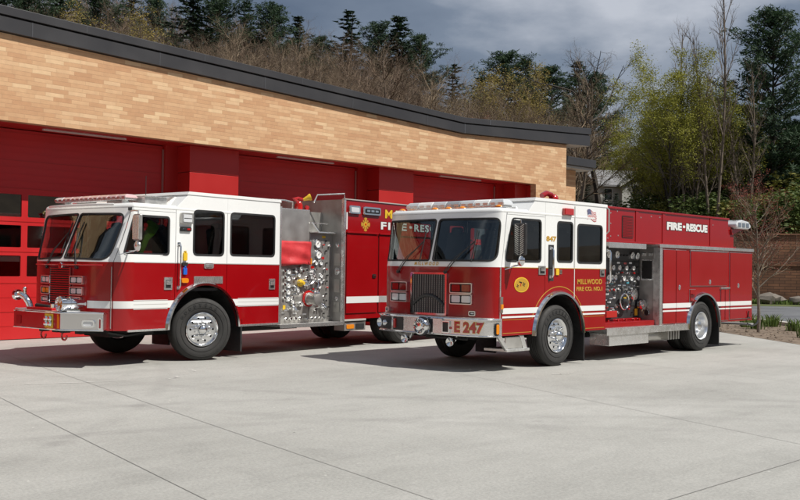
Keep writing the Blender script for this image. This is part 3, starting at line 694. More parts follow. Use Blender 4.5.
def pull_mesh():
    g = G(); g.lathe([(.012, 0), (.012, -.05)], (0, 0, 0), (0, 1, 0), 8, 'chrome'); g.cyl((-.045, -.055, 0), (.045, -.055, 0), .014, 'chrome', 8)
    g.box((-.05, -.004, -.075), (.05, -.001, -.045), 'stripe_white'); return g
def cap_mesh(r, chain=True):
    g = G(); g.lathe([(r*.75, 0), (r*.75, -.05), (r, -.055), (r, -.10), (r*.93, -.115), (r*.45, -.118), (r*.42, -.13), (.0001, -.13)], (0, 0, 0), (0, 1, 0), 22, 'chrome')
    for k in (0, 1, 2): a = 2*pi*k/3+.4; g.cyl((r*cos(a), -.08, r*sin(a)), (1.28*r*cos(a), -.08, 1.28*r*sin(a)), r*.12, 'chrome', 8)
    return g
def knob_mesh(m='black_plastic', r=.02):
    g = G(); g.lathe([(r*.6, 0), (r*.6, -.02), (r, -.025), (r*.9, -.045), (.0001, -.047)], (0, 0, 0), (0, 1, 0), 10, m); return g
def oval_latch(par, X, Z, y=0, m='chrome', r=.055):
    g = G(); g.lathe([(r, 0), (r*.96, -.008), (r*.7, -.010), (r*.62, -.003), (.0001, -.002)], (X, y-.001, Z), (0, 1, 0), 20, m)
    g.v = [(X+(a-X)*.72, b_, c_) for a, b_, c_ in g.v]; g.box((X-.022, y-.016, Z-.02), (X+.022, y-.004, Z+.032), 'polished_aluminium'); return g.build('latch', par, bevel=.002)
def side_text(par, name, body, x0, z0, size, m, y=0, bold=0, w=None, depth=.003, shear=0, outline=None, spacing=1, ow=.012):
    def fit(mm, off, bl, dz=0, dep=depth):
        g = G(); g.text(body, size, lambda a, b_, d: (a, d, b_), dep, mm, bold=bl, shear=shear, spacing=spacing); return g
    g = fit(m, 0, bold); xs = [v[0] for v in g.v]; lo, hi = min(xs), max(xs); k = (w/(hi-lo)) if w else 1
    if outline:
        o = fit(outline, 0, bold+ow, dep=depth*.5); o.v = [(x0+(a-lo)*k, y+b_, z0+c_) for a, b_, c_ in o.v]; o.build(name+'_outline', par, fix=False)
    g.v = [(x0+(a-lo)*k, y+b_-(depth*.6 if outline else 0), z0+c_) for a, b_, c_ in g.v]
    return g.build(name, par, fix=False)
def side_handle(par, X, z0, z1, y=0, r=.016, off=.06, m='chrome', name='grab_handle'):
    g = G(); pts = [(X, y+.0, z0), (X, y-off*.7, z0), (X, y-off, z0+.04), (X, y-off, z1-.04), (X, y-off*.7, z1), (X, y, z1)]
    g.tube(pts, r, m, 10)
    for z in (z0, z1): g.box((X-.03, y-.012, z-.03), (X+.03, y-.0005, z+.03), m)
    return g.build(name, par)
def paddle_latch(par, X, Z, w=.17, h=.16, y=0, m='polished_aluminium', name='door_handle'):
    g = G(); g.box((X-w/2, y-.014, Z-h/2), (X+w/2, y-.0005, Z+h/2), m); g.box((X-w*.32, y-.017, Z-h*.36), (X+w*.32, y-.0145, Z+h*.30), 'black_plastic'); g.box((X-w*.28, y-.034, Z-h*.1), (X+w*.28, y-.0175, Z+h*.24), m)
    return g.build(name, par, bevel=.006)
def stripe(T, wrap, x0, x1, z0, z1, m='stripe_white', cuts=None, arch=None, name='reflective_stripe'):
    """x in side coordinates (negative X beyond the corner wraps round it); trimmed to the wheel arch"""
    g = G(); n = 26; A = []; B = []
    def clip(x, z): return x
    pts = [(x0, z0), (x1, z0), (x1, z1), (x0, z1)]
    if arch:
        cx, cz, R = arch; k0 = sqrt(max(0, R*R-(z0-cz)**2)); k1 = sqrt(max(0, R*R-(z1-cz)**2)) if abs(z1-cz) < R else 0
        if x1 <= cx: pts = [(x0, z0), (cx-k0, z0), (cx-(k0+k1)/2-.004, (z0+z1)/2), (cx-k1, z1), (x0, z1)]
        else: pts = [(cx+k0, z0), (x1, z0), (x1, z1), (cx+k1, z1), (cx+(k0+k1)/2+.004, (z0+z1)/2)]
    g.panel(S2(pts), [], lambda a, b_, d: wrap(a, b_, d-.0045), .003, m, cuts=cuts or ()); return g.build(name, T, fix=True)

def build_cab(T, c):
    """c: dict of cab dimensions"""
    Wr = Wrap(c['xc'], c['a'], lean=c['lean'], n=c['n']); sc = Wr.sc; xr = c['xr']; belt = 1.70
    cuts = [Wr.s0-.3+i*.03 for i in range(0, 200) if Wr.s0-.06 < Wr.s0-.3+i*.03 < 2*sc-Wr.s0+.06]
    far = lambda q, z, d=0: Wr(2*sc-q, z, d)
    zl, zh, xs0, xs1 = 2.60, c['zh'], c['xs0'], c['xs1']; zp = zh-.05
    def top(xa, xb):        # roof line along the side, from xb back to xa
        f = lambda x: zl if x <= xs0 else (zp if x >= xs1 else zl+(zp-zl)*(x-xs0)/(xs1-xs0))
        return [(x, f(x)) for x in sorted({xa, xb} | {x for x in (xs0, xs1) if xa < x < xb}, reverse=True)]
    ar = (0, c['az'], c['aR']); z0 = .585; TH_ = .028; gap = .005
    # front shell, with the two windshields
    sd = -c['dx0']; sdt = -c['dxt']
    hole = c['ws']  # near windshield in s,z
    far_hole = [(2*sc-a, b_) for a, b_ in hole][::-1]
    g = G(); g.panel([(sd+gap, z0), (2*sc-sd-gap, z0), (2*sc-sd-gap, belt), (2*sc-sdt-gap, zl), (sdt+gap, zl), (sd+gap, belt)], [hole, far_hole], Wr, TH_, 'red_paint', 'white_paint', belt, cuts, 'dark_interior')
    g.build('cab_shell', T, angle=30)
    for h in (hole, far_hole):
        w = G(); w.panel(grow(h, .008), [], lambda a, b_, d: Wr(a, b_, .012+d), .005, 'windshield_glass', cuts=cuts); w = w.build('windshield', T, angle=60)
        t_ = G(); t_.panel(grow(h, .014), [grow(h, -.016)], lambda a, b_, d: Wr(a, b_, d-.005), .02, 'black_rubber', cuts=cuts); t_.build('window_trim', w, angle=40)
    # near side panels and doors
    for nm, xa, xb, hp, z1 in c['panels']:
        tp = [(xb-gap, z1), (c['dxt']+gap, z1), (xa+gap, belt)] if z1 else top(xa+gap, xb-gap)
        outl = S2(section(xa+gap, xb-gap, z0, tp, ar)); holes = [S2(hp)] if hp else []
        for wrap, sidek in ((Wr, 0), (far, 1)):
            g = G(); g.panel(outl, holes, wrap, TH_, 'red_paint', 'white_paint', belt, [q for q in cuts if True] if xa < c['xc'] else (), 'dark_interior')
            p = g.build(nm, T, angle=30)
            if hp: window(T, wrap, S2(hp), c['glass'] if sidek == 0 else 'side_glass', p)
            c.setdefault('parts', {})[(nm, sidek, xa)] = p
        if z1:
            outl = S2([(c['dxt']+.01, z1+.006), (xb-gap, z1+.006)]+top(c['dxt']+.01, xb-gap))
            for wrap in (Wr, far):
                g = G(); g.panel(outl, [], wrap, TH_, 'white_paint', None, None, cuts if xa < c['xc'] else (), 'dark_interior'); g.build('roof_rail', T, angle=30)
    # dark backing behind the seams, floor, rear wall
    g = G(); g.box((c['dxt']+.06, .030, 2.54), (xr, .05, 2.59), 'chassis_black')
    for xa in c['seams']: g.box((xa-.03, .029, z0+.01), (xa+.03, .04, 2.56 if xa < xs1 else zp-.03), 'chassis_black') if abs(xa) > c['aR'] else g.box((xa-.03, .029, c['az']+c['aR']), (xa+.03, .04, 2.56 if xa < xs1 else zp-.03), 'chassis_black')
    g.box((xr-.03, .02, z0), (xr, WD-.02, zp-.01), 'white_paint'); g.build('cab_frame', T)
    g = G(); g.box((c['xc']-.1, .05, 1.22), (xr-.05, WD-.05, 1.27), 'dark_interior'); g.box((-.75, .8, 1.27), (.7, 1.7, 1.85), 'grey_interior')
    g.box((-.66, .05, 1.275), (-.55, .6, 2.5), 'dark_interior') if False else None
    dash = [(c['xc']-c['a']*.55, 1.27), (-1.25, 1.27), (-1.25, 1.62), (-1.38, 1.80), (c['xc']-c['a']*.5, 1.76)]
    g.prism(dash, lambda a, b_, d: (a, .34+d, b_), WD-.68, 'grey_interior'); g.build('dashboard', T)
    g = G(); g.tube([(-1.18+.0, .62+.22*cos(t_), 1.86+.20*sin(t_)) if False else (-1.18+.12*sin(t_), .62+.22*cos(t_), 1.86+.18*sin(t_)) for t_ in [2*pi*i/20 for i in range(21)]], .016, 'black_plastic', 6); g.tube([(-1.18, .62, 1.86), (-1.38, .62, 1.66)], .03, 'black_plastic', 8); g.build('steering_wheel', T)
    for Y in (.45, 2.05):
        for X, fx in ((-.62, 1), (.95, -1)) if Y else ():
            if X > xr-.3: continue
            g = G(); g.box((X-.28, Y-.25, 1.30), (X+.25, Y+.25, 1.55), 'grey_interior'); g.obox((X+.24*fx, Y, 1.92), (.13, .46, .85), Matrix.Rotation(radians(8*fx), 4, 'Y'), 'dark_interior'); g.obox((X+.28*fx, Y, 2.36), (.10, .26, .16), Matrix.Rotation(radians(8*fx), 4, 'Y'), 'dark_interior')
            g.build('seat', T, bevel=.05)
    # roof: low front part lofted from the plan line, raised rear part
    ring = lambda z, d: [Wr(q, z, d)[:2]+(z,) for q in rs]
    rs = [-xr+.4] + [Wr.s0+(2*sc-2*Wr.s0)*i/60 for i in range(61)] + [2*sc+xr-.4]
    g = G(); vs = []; RR = [(2.603, -.004), (2.625, -.006), (2.655, .012), (2.672, .05), (2.682, .11)]
    for z, d in RR: vs += ring(z, d)
    vs += [Wr(q, 2.603, .06)[:2]+(2.603,) for q in rs]
    n = len(rs); fs = [(i*n+j, i*n+(j+1) % n, (i+1)*n+(j+1) % n, (i+1)*n+j) for i in range(len(RR)-1) for j in range(n)]; fs.append(tuple((len(RR)-1)*n+j for j in range(n)))
    fs += [((len(RR))*n+j, len(RR)*n+(j+1) % n, (j+1) % n, j) for j in range(n)]
    g.add(vs, fs, 'white_paint', True)
    P = [(xs0-.01, 2.62), (xs1-.01, zp-.0), (xs1, zp), (xr+.0, zp), (xr, 2.62)]
    g.prism([(xs0+.004, 2.64), (xs1+.002, zp), (xr-.001, zp), (xr-.001, 2.64)], lambda a, b_, d: (a, .003+d, b_), WD-.006, 'white_paint')
    g.build('cab_roof', T, angle=35)
    g = G(); g.prism([(xs1-.035, zp-.004), (xs1+.0, zh), (xr+.012, zh-.0), (xr+.02, zh-.05), (xr+.02, zp-.004)], lambda a, b_, d: (a, -.012+d, b_), WD+.024, 'white_paint'); g.build('roof_cap', T, bevel=.022)
    g = G(); g.box((c['xc'], .03, 2.585), (xr-.05, WD-.03, 2.600), 'dark_interior'); g.build('headliner', T)
    return Wr, far, cuts

def on_wrap(Wr, q, z): return lambda a, b_, d: Wr(q-a, z+b_, d)
def headlamp(T, Wr, q0, q1, z0, z1, lens, name='headlight', n=2, off=.0):
    """chrome bezel with n lenses; q0 > q1 along the wrap"""
    lo, hi = min(q0, q1), max(q0, q1); cuts = [lo+(hi-lo)*i/8 for i in range(1, 8)]
    fw = .014; o = rr(lo, z0, hi, z1, .025); inn = rr(lo+fw, z0+fw, hi-fw, z1-fw, .018)
    g = G(); g.panel(o, [inn], lambda a, b_, d: Wr(a, b_, d-.05), .048, 'satin_metal', cuts=cuts); b_ = g.build(name, T)
    g = G(); g.panel(grow(inn, .002), [], lambda a, b__, d: Wr(a, b__, d-.018), .014, 'black_plastic', cuts=cuts); g.build('lamp_backing', b_)
    pw = (hi-lo-2*fw)/n
    for i in range(n):
        x0_, x1_ = lo+fw+i*pw+.016, lo+fw+(i+1)*pw-.016
        g = G(); g.panel(rr(x0_, z0+fw+.016, x1_, z1-fw-.016, .02), [], lambda a, b__, d: Wr(a, b__, d-.034), .015, lens, cuts=cuts); g.build('lens', b_)
    return b_
def bumper_bar(name, T, pts, z0, z1, m):
    """pts: plan outline front edge then back edge"""
    g = G(); n = len(pts); g.add([(x, y, z0) for x, y in pts]+[(x, y, z1) for x, y in pts], [tuple(range(n-1, -1, -1)), tuple(range(n, 2*n))]+[(i, (i+1) % n, (i+1) % n+n, i+n) for i in range(n)], m)
    return g.build(name, T, bevel=.012)
def wiper(T, Wr, q0, z0, q1, z1, side=1):
    g = G(); f = lambda q, z, d: Wr(q, z, d)
    g.tube([f(q0, z0, -.03), f(q0+(q1-q0)*.5, z0+(z1-z0)*.5, -.06), f(q1, z1, -.035)], .009, 'black_plastic', 6)
    g.tube([f(q0+.04, z0+.01, -.03), f(q0+.03+(q1-q0)*.45, z0+(z1-z0)*.5, -.055), f(q1+.01, z1-.03, -.035)], .006, 'black_plastic', 6)
    g.tube([f(q1-(q1-q0)*.10-.03*side, z1-.34, -.014), f(q1, z1, -.018), f(q1+(q1-q0)*.05+.02*side, z1+.18, -.014)], .010, 'black_rubber', 6)
    g.cyl(f(q0, z0, 0), f(q0, z0, -.045), .025, 'black_plastic', 10); g.build('wiper', T)
def lamp_box(T, wrap, x0, x1, z0, z1, lens, bezel='chrome', name='marker_light', d=.03, r=.015):
    g = G(); g.panel(S2(rr(x0, z0, x1, z1, r)), [], lambda a, b_, dd: wrap(a, b_, dd-d), d-.001, bezel); o = g.build(name, T, bevel=.004)
    g = G(); k = .012; g.panel(S2(rr(x0+k, z0+k, x1-k, z1-k, r)), [], lambda a, b_, dd: wrap(a, b_, dd-d-.008), .0079, lens); g.build('lens', o, bevel=.003); return o
def mirror(T, X, z0, z1, w, y, rz, ribs, m='chrome'):
    o = empty('mirror', (X, y, 0), rz, T)
    g = G(); g.prism(rr(-w/2, z0, w/2, z1, .03), lambda a, b_, d: (0+d, a, b_) , .05, 'black_panel' if ribs == 'tread' else 'brushed_steel'); g.build('mirror_housing', o, bevel=.01)
    g = G(); g.prism(rr(-w/2+.012, z0+.012, w/2-.012, z1-.012, .02), lambda a, b_, d: (.0502+d, a, b_), .003, 'chrome'); g.build('mirror_glass', o)
    g = G()
    if ribs == 'tread':
        k = 0; z = z0+.03
        while z < z1-.03:
            for s_ in (-1, 1): g.obox((-.006, s_*w*.22, z), (.014, w*.36, .011), Matrix.Rotation(radians(28*s_), 4, 'X'), 'stainless')
            z += .034
        g.box((-.008, -.006, z0+.01), (.0, .006, z1-.01), 'black_plastic')
    else:
        for k in range(5): yy = -w/2+w*(k+.5)/5; g.cyl((-.003, yy, z0+.02), (-.003, yy, z1-.02), w*.075, m, 8)
    g.build('mirror_back', o)
    g = G(); c_ = Vector((.02, -.01, z0-.09)); g.lathe([(.0001, -.045), (.05, -.035), (.085, -.01), (.09, .008), (.078, .018), (.0001, .03)], c_, (1, 0, 0), 20, m); g.build('convex_mirror', o)
    ya = -y
    g = G(); g.tube([(.03, 0, z1-.01), (.03, .0, z1+.05), (.05, ya*.5, z1+.06), (.06, ya+.0, z1+.06)], .012, m, 8); g.tube([(.03, 0, z0+.02), (.03, 0, z0-.15), (.03, ya*.45, z0-.17), (.04, ya, z0-.17)], .012, m, 8)
    g.tube([(.03, ya*.3, z0-.165), (-.16, ya, z0-.30 if False else z0-.24)], .008, m, 6); g.build('mirror_arm', o)
    return o
def light_bar(T, X, y0, y1, z0, z1, segs, dome='clear_lens', w=.15):
    o = empty('light_bar', (X, (y0+y1)/2, z0), 0, T); h = z1-z0; L2 = (y1-y0)/2
    g = G(); g.box((-w*.9, -L2+.03, .0), (w*.9, L2-.03, .03), 'polished_aluminium'); g.build('base', o, bevel=.005)
    k = len(segs); sw = 2*L2/k
    for i, m in enumerate(segs):
        a, b_ = -L2+i*sw+.004, -L2+(i+1)*sw-.004; ta = .05 if i == 0 else 0; tb = .05 if i == k-1 else 0
        vs = []
        for zz, ww, ex in ((.032, w, 0), (h*.55, w*.98, .15), (h*.85, w*.80, .6), (h, w*.55, 1)):
            vs += [(-ww, a+ta*ex, zz), (ww, a+ta*ex, zz), (ww, b_-tb*ex, zz), (-ww, b_-tb*ex, zz)]
        fs = [(3, 2, 1, 0), (12, 13, 14, 15)]+[(r*4+j, r*4+(j+1) % 4, (r+1)*4+(j+1) % 4, (r+1)*4+j) for r in range(3) for j in range(4)]
        g = G(); g.add(vs, fs, m); g.build('lens', o, bevel=.012)
    for i in range(k*2):
        yy = -L2+2*L2*(i+.5)/(k*2); g = G(); g.obox((-w*1.01, yy, h*.42), (.006, sw*.30, h*.30), Matrix.Identity(4), 'satin_metal'); g.build('reflector', o)
    return o

# ---- the engine on the right
TB = fire_truck('front red and white fire engine numbered E 247, its red box lettered FIRE RESCUE', 14.28, 9.85, 0, None)
mat('grey_lens', (.35, .37, .39), .15, coat=1)
def build_B(T):
    wb = 5.304
    xc, a, nn_ = -1.56, .42, .62; W0 = Wrap(xc, a, lean=.26, n=nn_); sc = W0.sc
    c = dict(xc=xc, a=a, n=nn_, lean=.26, xr=1.50, zh=2.89, xs0=-.93, xs1=-.72, dx0=-1.63, dxt=-1.50, aR=.735, az=.53, glass='tinted_glass', seams=[-.43, .46],
             ws=round_poly([(1.735, 1.80), (sc-.04, 1.80), (sc-.03, 2.50), (1.70, 2.49)], [.16, .04, .07, .16], 6),
             panels=[('front_door', -1.63, -.43, round_poly([(-1.53, 1.80), (-.55, 1.80), (-.55, 2.51), (-1.36, 2.51)], .07), 2.565),
                     ('side_panel', -.43, .46, rr(-.07, 1.81, .40, 2.51, .07), None), ('rear_door', .46, 1.50, rr(.55, 1.80, 1.36, 2.49, .08), None)])
    Wr, far, cuts = build_cab(T, c)
    fd, sp, rd = c['parts'][('front_door', 0, -1.63)], c['parts'][('side_panel', 0, -.43)], c['parts'][('rear_door', 0, .46)]
    wheels(T, wb, 'FIRESTONE')
    arch_trim(T, 0, .53, .735, 'chrome', .05, .05, 2, 178)
    arch_trim(T, wb+.03, .50, .70, 'chrome', .05, .06, -2, 182)
    # grille
    qc = sc; g = G(); q0, q1, z0, z1 = qc-.395, qc+.395, .90, 1.59; ct = [q0+.08*i for i in range(11)]
    g.panel(rr(q0, z0, q1, z1, .02), [], lambda a_, b_, d: Wr(a_, b_, d-.012), .01, 'black_panel', cuts=ct)
    gr = g.build('grille', T)
    g = G(); g.panel(rr(q0-.012, z0-.012, q1+.012, z1+.012, .03), [rr(q0+.022, z0+.022, q1-.022, z1-.022, .02)], lambda a_, b_, d: Wr(a_, b_, d-.035), .034, 'chrome', cuts=ct); g.build('grille_frame', gr)
    g = G()
    for i in range(1, 15): q = q0+(q1-q0)*i/15; g.tube([Wr(q, z0+.01, -.02), Wr(q, z1-.01, -.02)], .0050, 'brushed_steel', 6)
    for i in range(1, 20): z = z0+(z1-z0)*i/20; g.tube([Wr(q0+(q1-q0)*k/8, z, -.024) for k in range(9)], .0030, 'black_panel', 6)
    g.tube([Wr(q0+.05+(q1-q0-.1)*k/8, 1.22-.16*((k-4)/4)**2, -.006-.012) for k in range(9)], .03, 'black_plastic', 8)
    g.build('grille_mesh', gr)
    qa, qb = W0.sY(.34), W0.sY(.76)
    for m_ in (0, 1):
        A_, B_ = (qa, qb) if m_ == 0 else (2*sc-qb, 2*sc-qa)
        headlamp(T, Wr, A_, B_, 1.265, 1.435, 'dark_red_lens', 'warning_light'); headlamp(T, Wr, A_, B_, 1.085, 1.255, 'clear_lens')
        qm = (A_+B_)/2+(-.2 if m_ == 1 else .22)*(-1 if m_ == 0 else -1)
        headlamp(T, Wr, qm-.06+(.12 if m_ else 0), qm+.06+(.12 if m_ else 0), .905, .985, 'clear_lens', 'small_lamp', 1)
    g = G(); W9 = Wr
    g.text('MILLWOOD', .075, lambda a_, b_, d: Wr(sc+.36-a_, 1.722+b_, d-.002), .002, 'gold', bold=.002, spacing=1.55); xs = None
    g.build('lettering', T, fix=False)
    for s_, qq in ((1, sc+.60), (1, sc-.50)): wiper(T, Wr, qq+(.42 if False else 0)+ (.13 if s_ else 0), 1.60, qq-.38, 2.12)
    # marker lamps and light bar on the roof
    for Y in (.16, .94, 1.25, 1.56, 2.34):
        g = G(); g.ball((-1.52, Y, 2.685), .05, 'amber_lens', 12, (1.1, 1.5, .9)); g.box((-1.60, Y-.09, 2.66), (-1.44, Y+.09, 2.69), 'chrome'); g.build('roof_marker', T)
    light_bar(T, -1.28, .13, 2.37, 2.70, 2.835, ['clear_lens', 'gauge_face', 'clear_lens', 'grey_lens', 'clear_lens', 'gauge_face', 'clear_lens'], w=.13)
    g = G(); g.box((-1.0, .2, 2.69), (-.96, 2.3, 2.72), 'polished_aluminium'); g.build('roof_rail', T)
    # bumper
    Bw = Wrap(-1.50, .58, off=.02, n=.42); qe = 1.62
    front = [Bw(qe+(2*Bw.sc-2*qe)*i/60, 0)[:2] for i in range(61)]
    g = G(); pts = front+[(-1.60, WD-.03), (-1.60, .03)]; n = len(pts)
    bt, bb = .87, .57
    b_ = bumper_bar('bumper', T, pts, bb, bt, 'polished_aluminium')
    g = G(); fl = [Bw(qe+.04+(2*Bw.sc-2*qe-.08)*i/60, 0, -.012)[:2] for i in range(61)]
    for zz in (bt-.018, bb+.018):
        g.tube([(x, y, zz) for x, y in fl], .011, 'chrome', 6)
    g.build('bumper_rail', b_)
    g = G(); ins = [Bw(qe+.1+(2*Bw.sc-2*qe-.2)*i/60, 0, .05)[:2] for i in range(61)]+[(-1.75, WD-.1), (-1.75, .1)]
    g.add([(x, y, bt+.001) for x, y in ins]+[(x, y, bt+.008) for x, y in ins], [tuple(range(len(ins), 2*len(ins)))]+[(i, (i+1) % len(ins), (i+1) % len(ins)+len(ins), i+len(ins)) for i in range(len(ins))], 'tread_plate'); g.build('bumper_deck', b_)
    bm = lambda Y: Bw.sY(Y) if Y <= 1.25 else 2*Bw.sc-Bw.sY(WD-Y)
    bmap = lambda dd: (lambda a_, z_, d: Bw(a_, z_, d+dd))
    for Y0, Y1 in ((2.05, 2.42), (1.75, 2.0), (1.06, 1.17)):
        g = G(); q0, q1 = bm(Y0), bm(Y1); g.panel(rr(min(q0, q1), .61, max(q0, q1), .83, .02), [], bmap(-.006), .005, 'black_panel', cuts=[min(q0, q1)+.05*i for i in range(1, 8)]); g.build('recess_panel', b_)
    q = bm(1.38); P0 = Vector(Bw(q, .705, .02)); P1 = Vector(Bw(q, .705, -.20)); ax = (P1-P0).normalized()
    g = G(); g.lathe([(.0001, 0), (.13, 0), (.135, .05), (.155, .06), (.155, .12), (.14, .15), (.12, .16), (.11, .14), (.085, .15), (.07, .18), (.05, .185), (.0001, .19)], P0, ax, 32, 'chrome'); sr = g.build('siren', b_)
    g = G()
    for k in range(12): an = 2*pi*k/12; u = ax.to_track_quat('Z', 'Y') @ Vector((cos(an), sin(an), 0)); g.tube([P0+ax*.150+u*.05, P0+ax*.163+u*.118], .006, 'black_plastic', 5)
    g.build('siren_grille', sr)
    for Y, r in ((2.27, .075), (2.13, .05)):
        q = bm(Y); P0 = Vector(Bw(q, .72, 0)); ax = (Vector(Bw(q, .72, -.1))-P0).normalized(); g = G(); g.lathe([(.0001, .02), (r*.4, .02), (r*.7, .05), (r, .09), (r*1.05, .085), (r*.8, .03), (r*.7, 0)], P0, ax, 20, 'chrome'); g.build('horn', b_)
    for (Y, z0_, z1_, m_, w_) in ((1.12, .63, .78, 'red_lens', .06), (1.95, .64, .80, 'red_lens', .05)):
        q = bm(Y); g = G(); g.panel(rr(q-w_/2, z0_, q+w_/2, z1_, .01), [], bmap(-.03), .028, m_); g.build('lamp', b_, bevel=.004)
    g = G(); q = bm(.93); g.panel(rr(q-.12, .60, q+.08, .84, .02), [], bmap(-.035), .033, 'polished_aluminium'); g.build('speaker_plate', b_, bevel=.004)
    g = G(); q = bm(.77); g.panel(rr(q-.07, .62, q+.07, .80, .01), [], bmap(-.02), .019, 'black_plastic'); g.panel(rr(q-.08, .61, q+.08, .81, .015), [rr(q-.06, .63, q+.06, .79, .01)], bmap(-.03), .029, 'chrome'); g.build('socket', b_)
    q = bm(.60); 
    for nm, mm, bo, dd in (('numerals_outline', 'gold', .017, .001), ('numerals', 'red_lens', .009, .003)):
        g = G(); g.text('E 247', .225, lambda a_, b__, d: Bw(q-a_, .645+b__, d-dd), .002, mm, bold=bo, spacing=1.05); g.build(nm, b_, fix=False)
    g = G(); g.prism([(0, 0), (.03, .035), (.075, .035), (.105, 0), (.075, -.035), (.03, -.035)], lambda a_, b__, d: Bw(q+.10-a_*.6, .70+b__*.6, d-.003), .002, 'red_lens'); g.build('cross_mark', b_, fix=False)
    g = G(); g.panel(S2(rr(-1.80, .60, -1.72, .80, .035)), [], lambda a_, z_, d: Bw(a_, z_, d-.03), .029, 'black_plastic'); lp = g.build('side_marker', b_, bevel=.004)
    g = G(); g.panel(S2(rr(-1.79, .62, -1.73, .78, .025)), [], lambda a_, z_, d: Bw(a_, z_, d-.036), .006, 'amber_lens'); g.build('lens', lp)
    for Y, r in ((1.76, .075), (.74, .075)):
        g = G(); g.lathe([(.0001, .0), (r*.6, 0), (r, .06), (r*1.05, .09), (r*.9, .1), (.0001, .06)], (-1.95, Y, .47), (-1, 0, -.1), 18, 'chrome'); g.tube([(-1.9, Y, .47), (-1.85, Y, .58)], .02, 'chrome', 8); g.build('fog_lamp', b_)
    g = G(); g.tube([(-1.93, .45+.9*t_, .52) for t_ in (0, .5, 1)], .022, 'chassis_black', 8); g.build('tow_bar', b_)
    # step under the front door
    g = G(); g.prism([(-1.72, .575), (-1.62, .575), (-1.42, .34), (-1.50, .34)], lambda a_, b__, d: (a_, -.02+d, b__), .05, 'polished_aluminium'); g.box((-1.50, -.03, .32), (-.88, .45, .365), 'tread_plate'); g.prism([(-.98, .36), (-.88, .36), (-.98, .575), (-1.08, .575)], lambda a_, b__, d: (a_, .02+d, b__), .04, 'polished_aluminium'); g.box((-1.45, .03, .37), (-1.0, .06, .56), 'stainless'); g.build('cab_step', T, bevel=.006)
    # corner strip, bottom rail, gold pin lines
    g = G(); g.tube([Wr(1.655, .60+.1*i, -.004) for i in range(12)], .014, 'polished_aluminium', 6); g.build('corner_strip', T)
    for (x0, x1) in ((-1.60, -.75), (.75, 1.47)):
        stripe(T, Wr, x0, x1, .940, 1.035, arch=None if False else (0, .53, .79)); stripe(T, Wr, x0, x1, .872, .902, arch=(0, .53, .79))
        g = G(); xx0, xx1 = (x0+.02, -.80) if x0 < 0 else (.80, x1-.02); g.prism([(xx0, .622), (xx1, .622), (xx1, .630), (xx0, .630)], NEAR(-.0035), .002, 'gold'); g.prism([(xx0, .84), (xx1-.02, .84), (xx1-.02, .846), (xx0, .846)], NEAR(-.0035), .002, 'gold'); g.build('gold_pinstripe', T)
    g = G(); R1, R2_ = .845, .857; A = [radians(22+(158-22)*i/40) for i in range(41)]
    g.prism([(R2_*cos(t_), .53+R2_*sin(t_)) for t_ in A]+[(R1*cos(t_), .53+R1*sin(t_)) for t_ in A[::-1]], NEAR(-.0035), .002, 'gold'); g.build('gold_pinstripe', T, fix=True)
    g = G(); g.box((-1.56, -.004, 1.694), (1.48, -.0012, 1.704), 'gold'); g.build('belt_line', T)
    # seam between side panel and rear door: white strip
    g = G(); g.box((.448, -.006, 1.72), (.472, -.0008, 2.80), 'soffit_light_grey'); g.box((.452, -.006, 1.10), (.468, -.0008, 1.69), 'stripe_white'); g.build('door_hinge', rd)
    # handles, latches
    g = G(); g.box((-.335, -.004, 1.48), (-.175, -.001, 2.10), 'black_panel'); g.build('handle_recess', sp)
    side_handle(sp, -.285, 1.55, 2.04, -.004, .017, .07); side_handle(rd, 1.545, 1.45, 2.04, -.0, .016, .07, name='grab_handle')
    paddle_latch(fd, -.52, 1.66, .20, .15, m='brushed_steel'); paddle_latch(rd, 1.36, 1.63, .15, .14, m='brushed_steel')
    g = G(); g.box((-.12, -.02, 1.58), (-.03, -.001, 1.69), 'yellow_plastic'); g.box((0.0, -.012, 1.60), (.07, -.001, 1.67), 'chrome'); g.build('valve_cover', sp, bevel=.004)
    # red lamp, flag, number, emblem, wording
    lamp_box(sp, Wr, .07, .36, 2.63, 2.75, 'red_lens', 'red_lens', 'side_lamp', .05)
    fl_ = G(); fx, fz, fw, fh = .86, 2.59, .29, .17
    wv = lambda u, v: (fx+fw*u+.012*sin(v*5), -.0035, fz+fh*v+.022*sin(u*6.0)-.02*u)
    def fr(u0, u1, v0, v1, m, dy=0):
        k = 8; vs = []
        for i in range(k+1):
            u = u0+(u1-u0)*i/k
            for v in (v0, v1): p_ = wv(u, v); vs += [(p_[0], p_[1]-dy, p_[2]), (p_[0], p_[1]+.0025, p_[2])]
        fl_.add(vs, [(i*4, i*4+2, i*4+6, i*4+4) for i in range(k)], m)
    for i in range(13): fr(0, 1, i/13, (i+1)/13, 'red_lens' if i % 2 == 0 else 'stripe_white')
    mat('flag_blue', (.02, .03, .14), .5); fr(0, .42, 6/13, 1, 'flag_blue', .001)
    for i in range(4):
        for j in range(5): p_ = wv(.05+.08*j, .52+.12*i); fl_.box((p_[0]-.004, p_[1]-.0018, p_[2]-.004), (p_[0]+.004, p_[1]-.0014, p_[2]+.004), 'stripe_white')
    fl_.build('flag_emblem', rd, fix=False)
    side_text(sp, 'number', '847', -.40, 2.165, .115, 'gold', -.001, bold=.005, w=.30)
    em = G(); em.prism([(-1.09+.20*cos(2*pi*k/32), 1.415+.125*sin(2*pi*k/32)) for k in range(32)], NEAR(-.006), .004, 'yellow_plastic')
    em.prism([(-1.09+.185*cos(2*pi*k/32), 1.415+.11*sin(2*pi*k/32)) for k in range(32)], NEAR(-.0075), .0014, 'gold'); em = em.build('oval_emblem', fd)
    g = G()
    for (cx_, cz_, r_) in ((-1.20, 1.395, .026), (-1.03, 1.42, .034)):
        for k in range(4): an = k*pi/2+.3; g.obox((cx_+r_*.7*cos(an), -.0085, cz_+r_*.7*sin(an)), (r_*.9, .002, r_*.5), Matrix.Rotation(-an, 4, 'Y'), 'chassis_black')
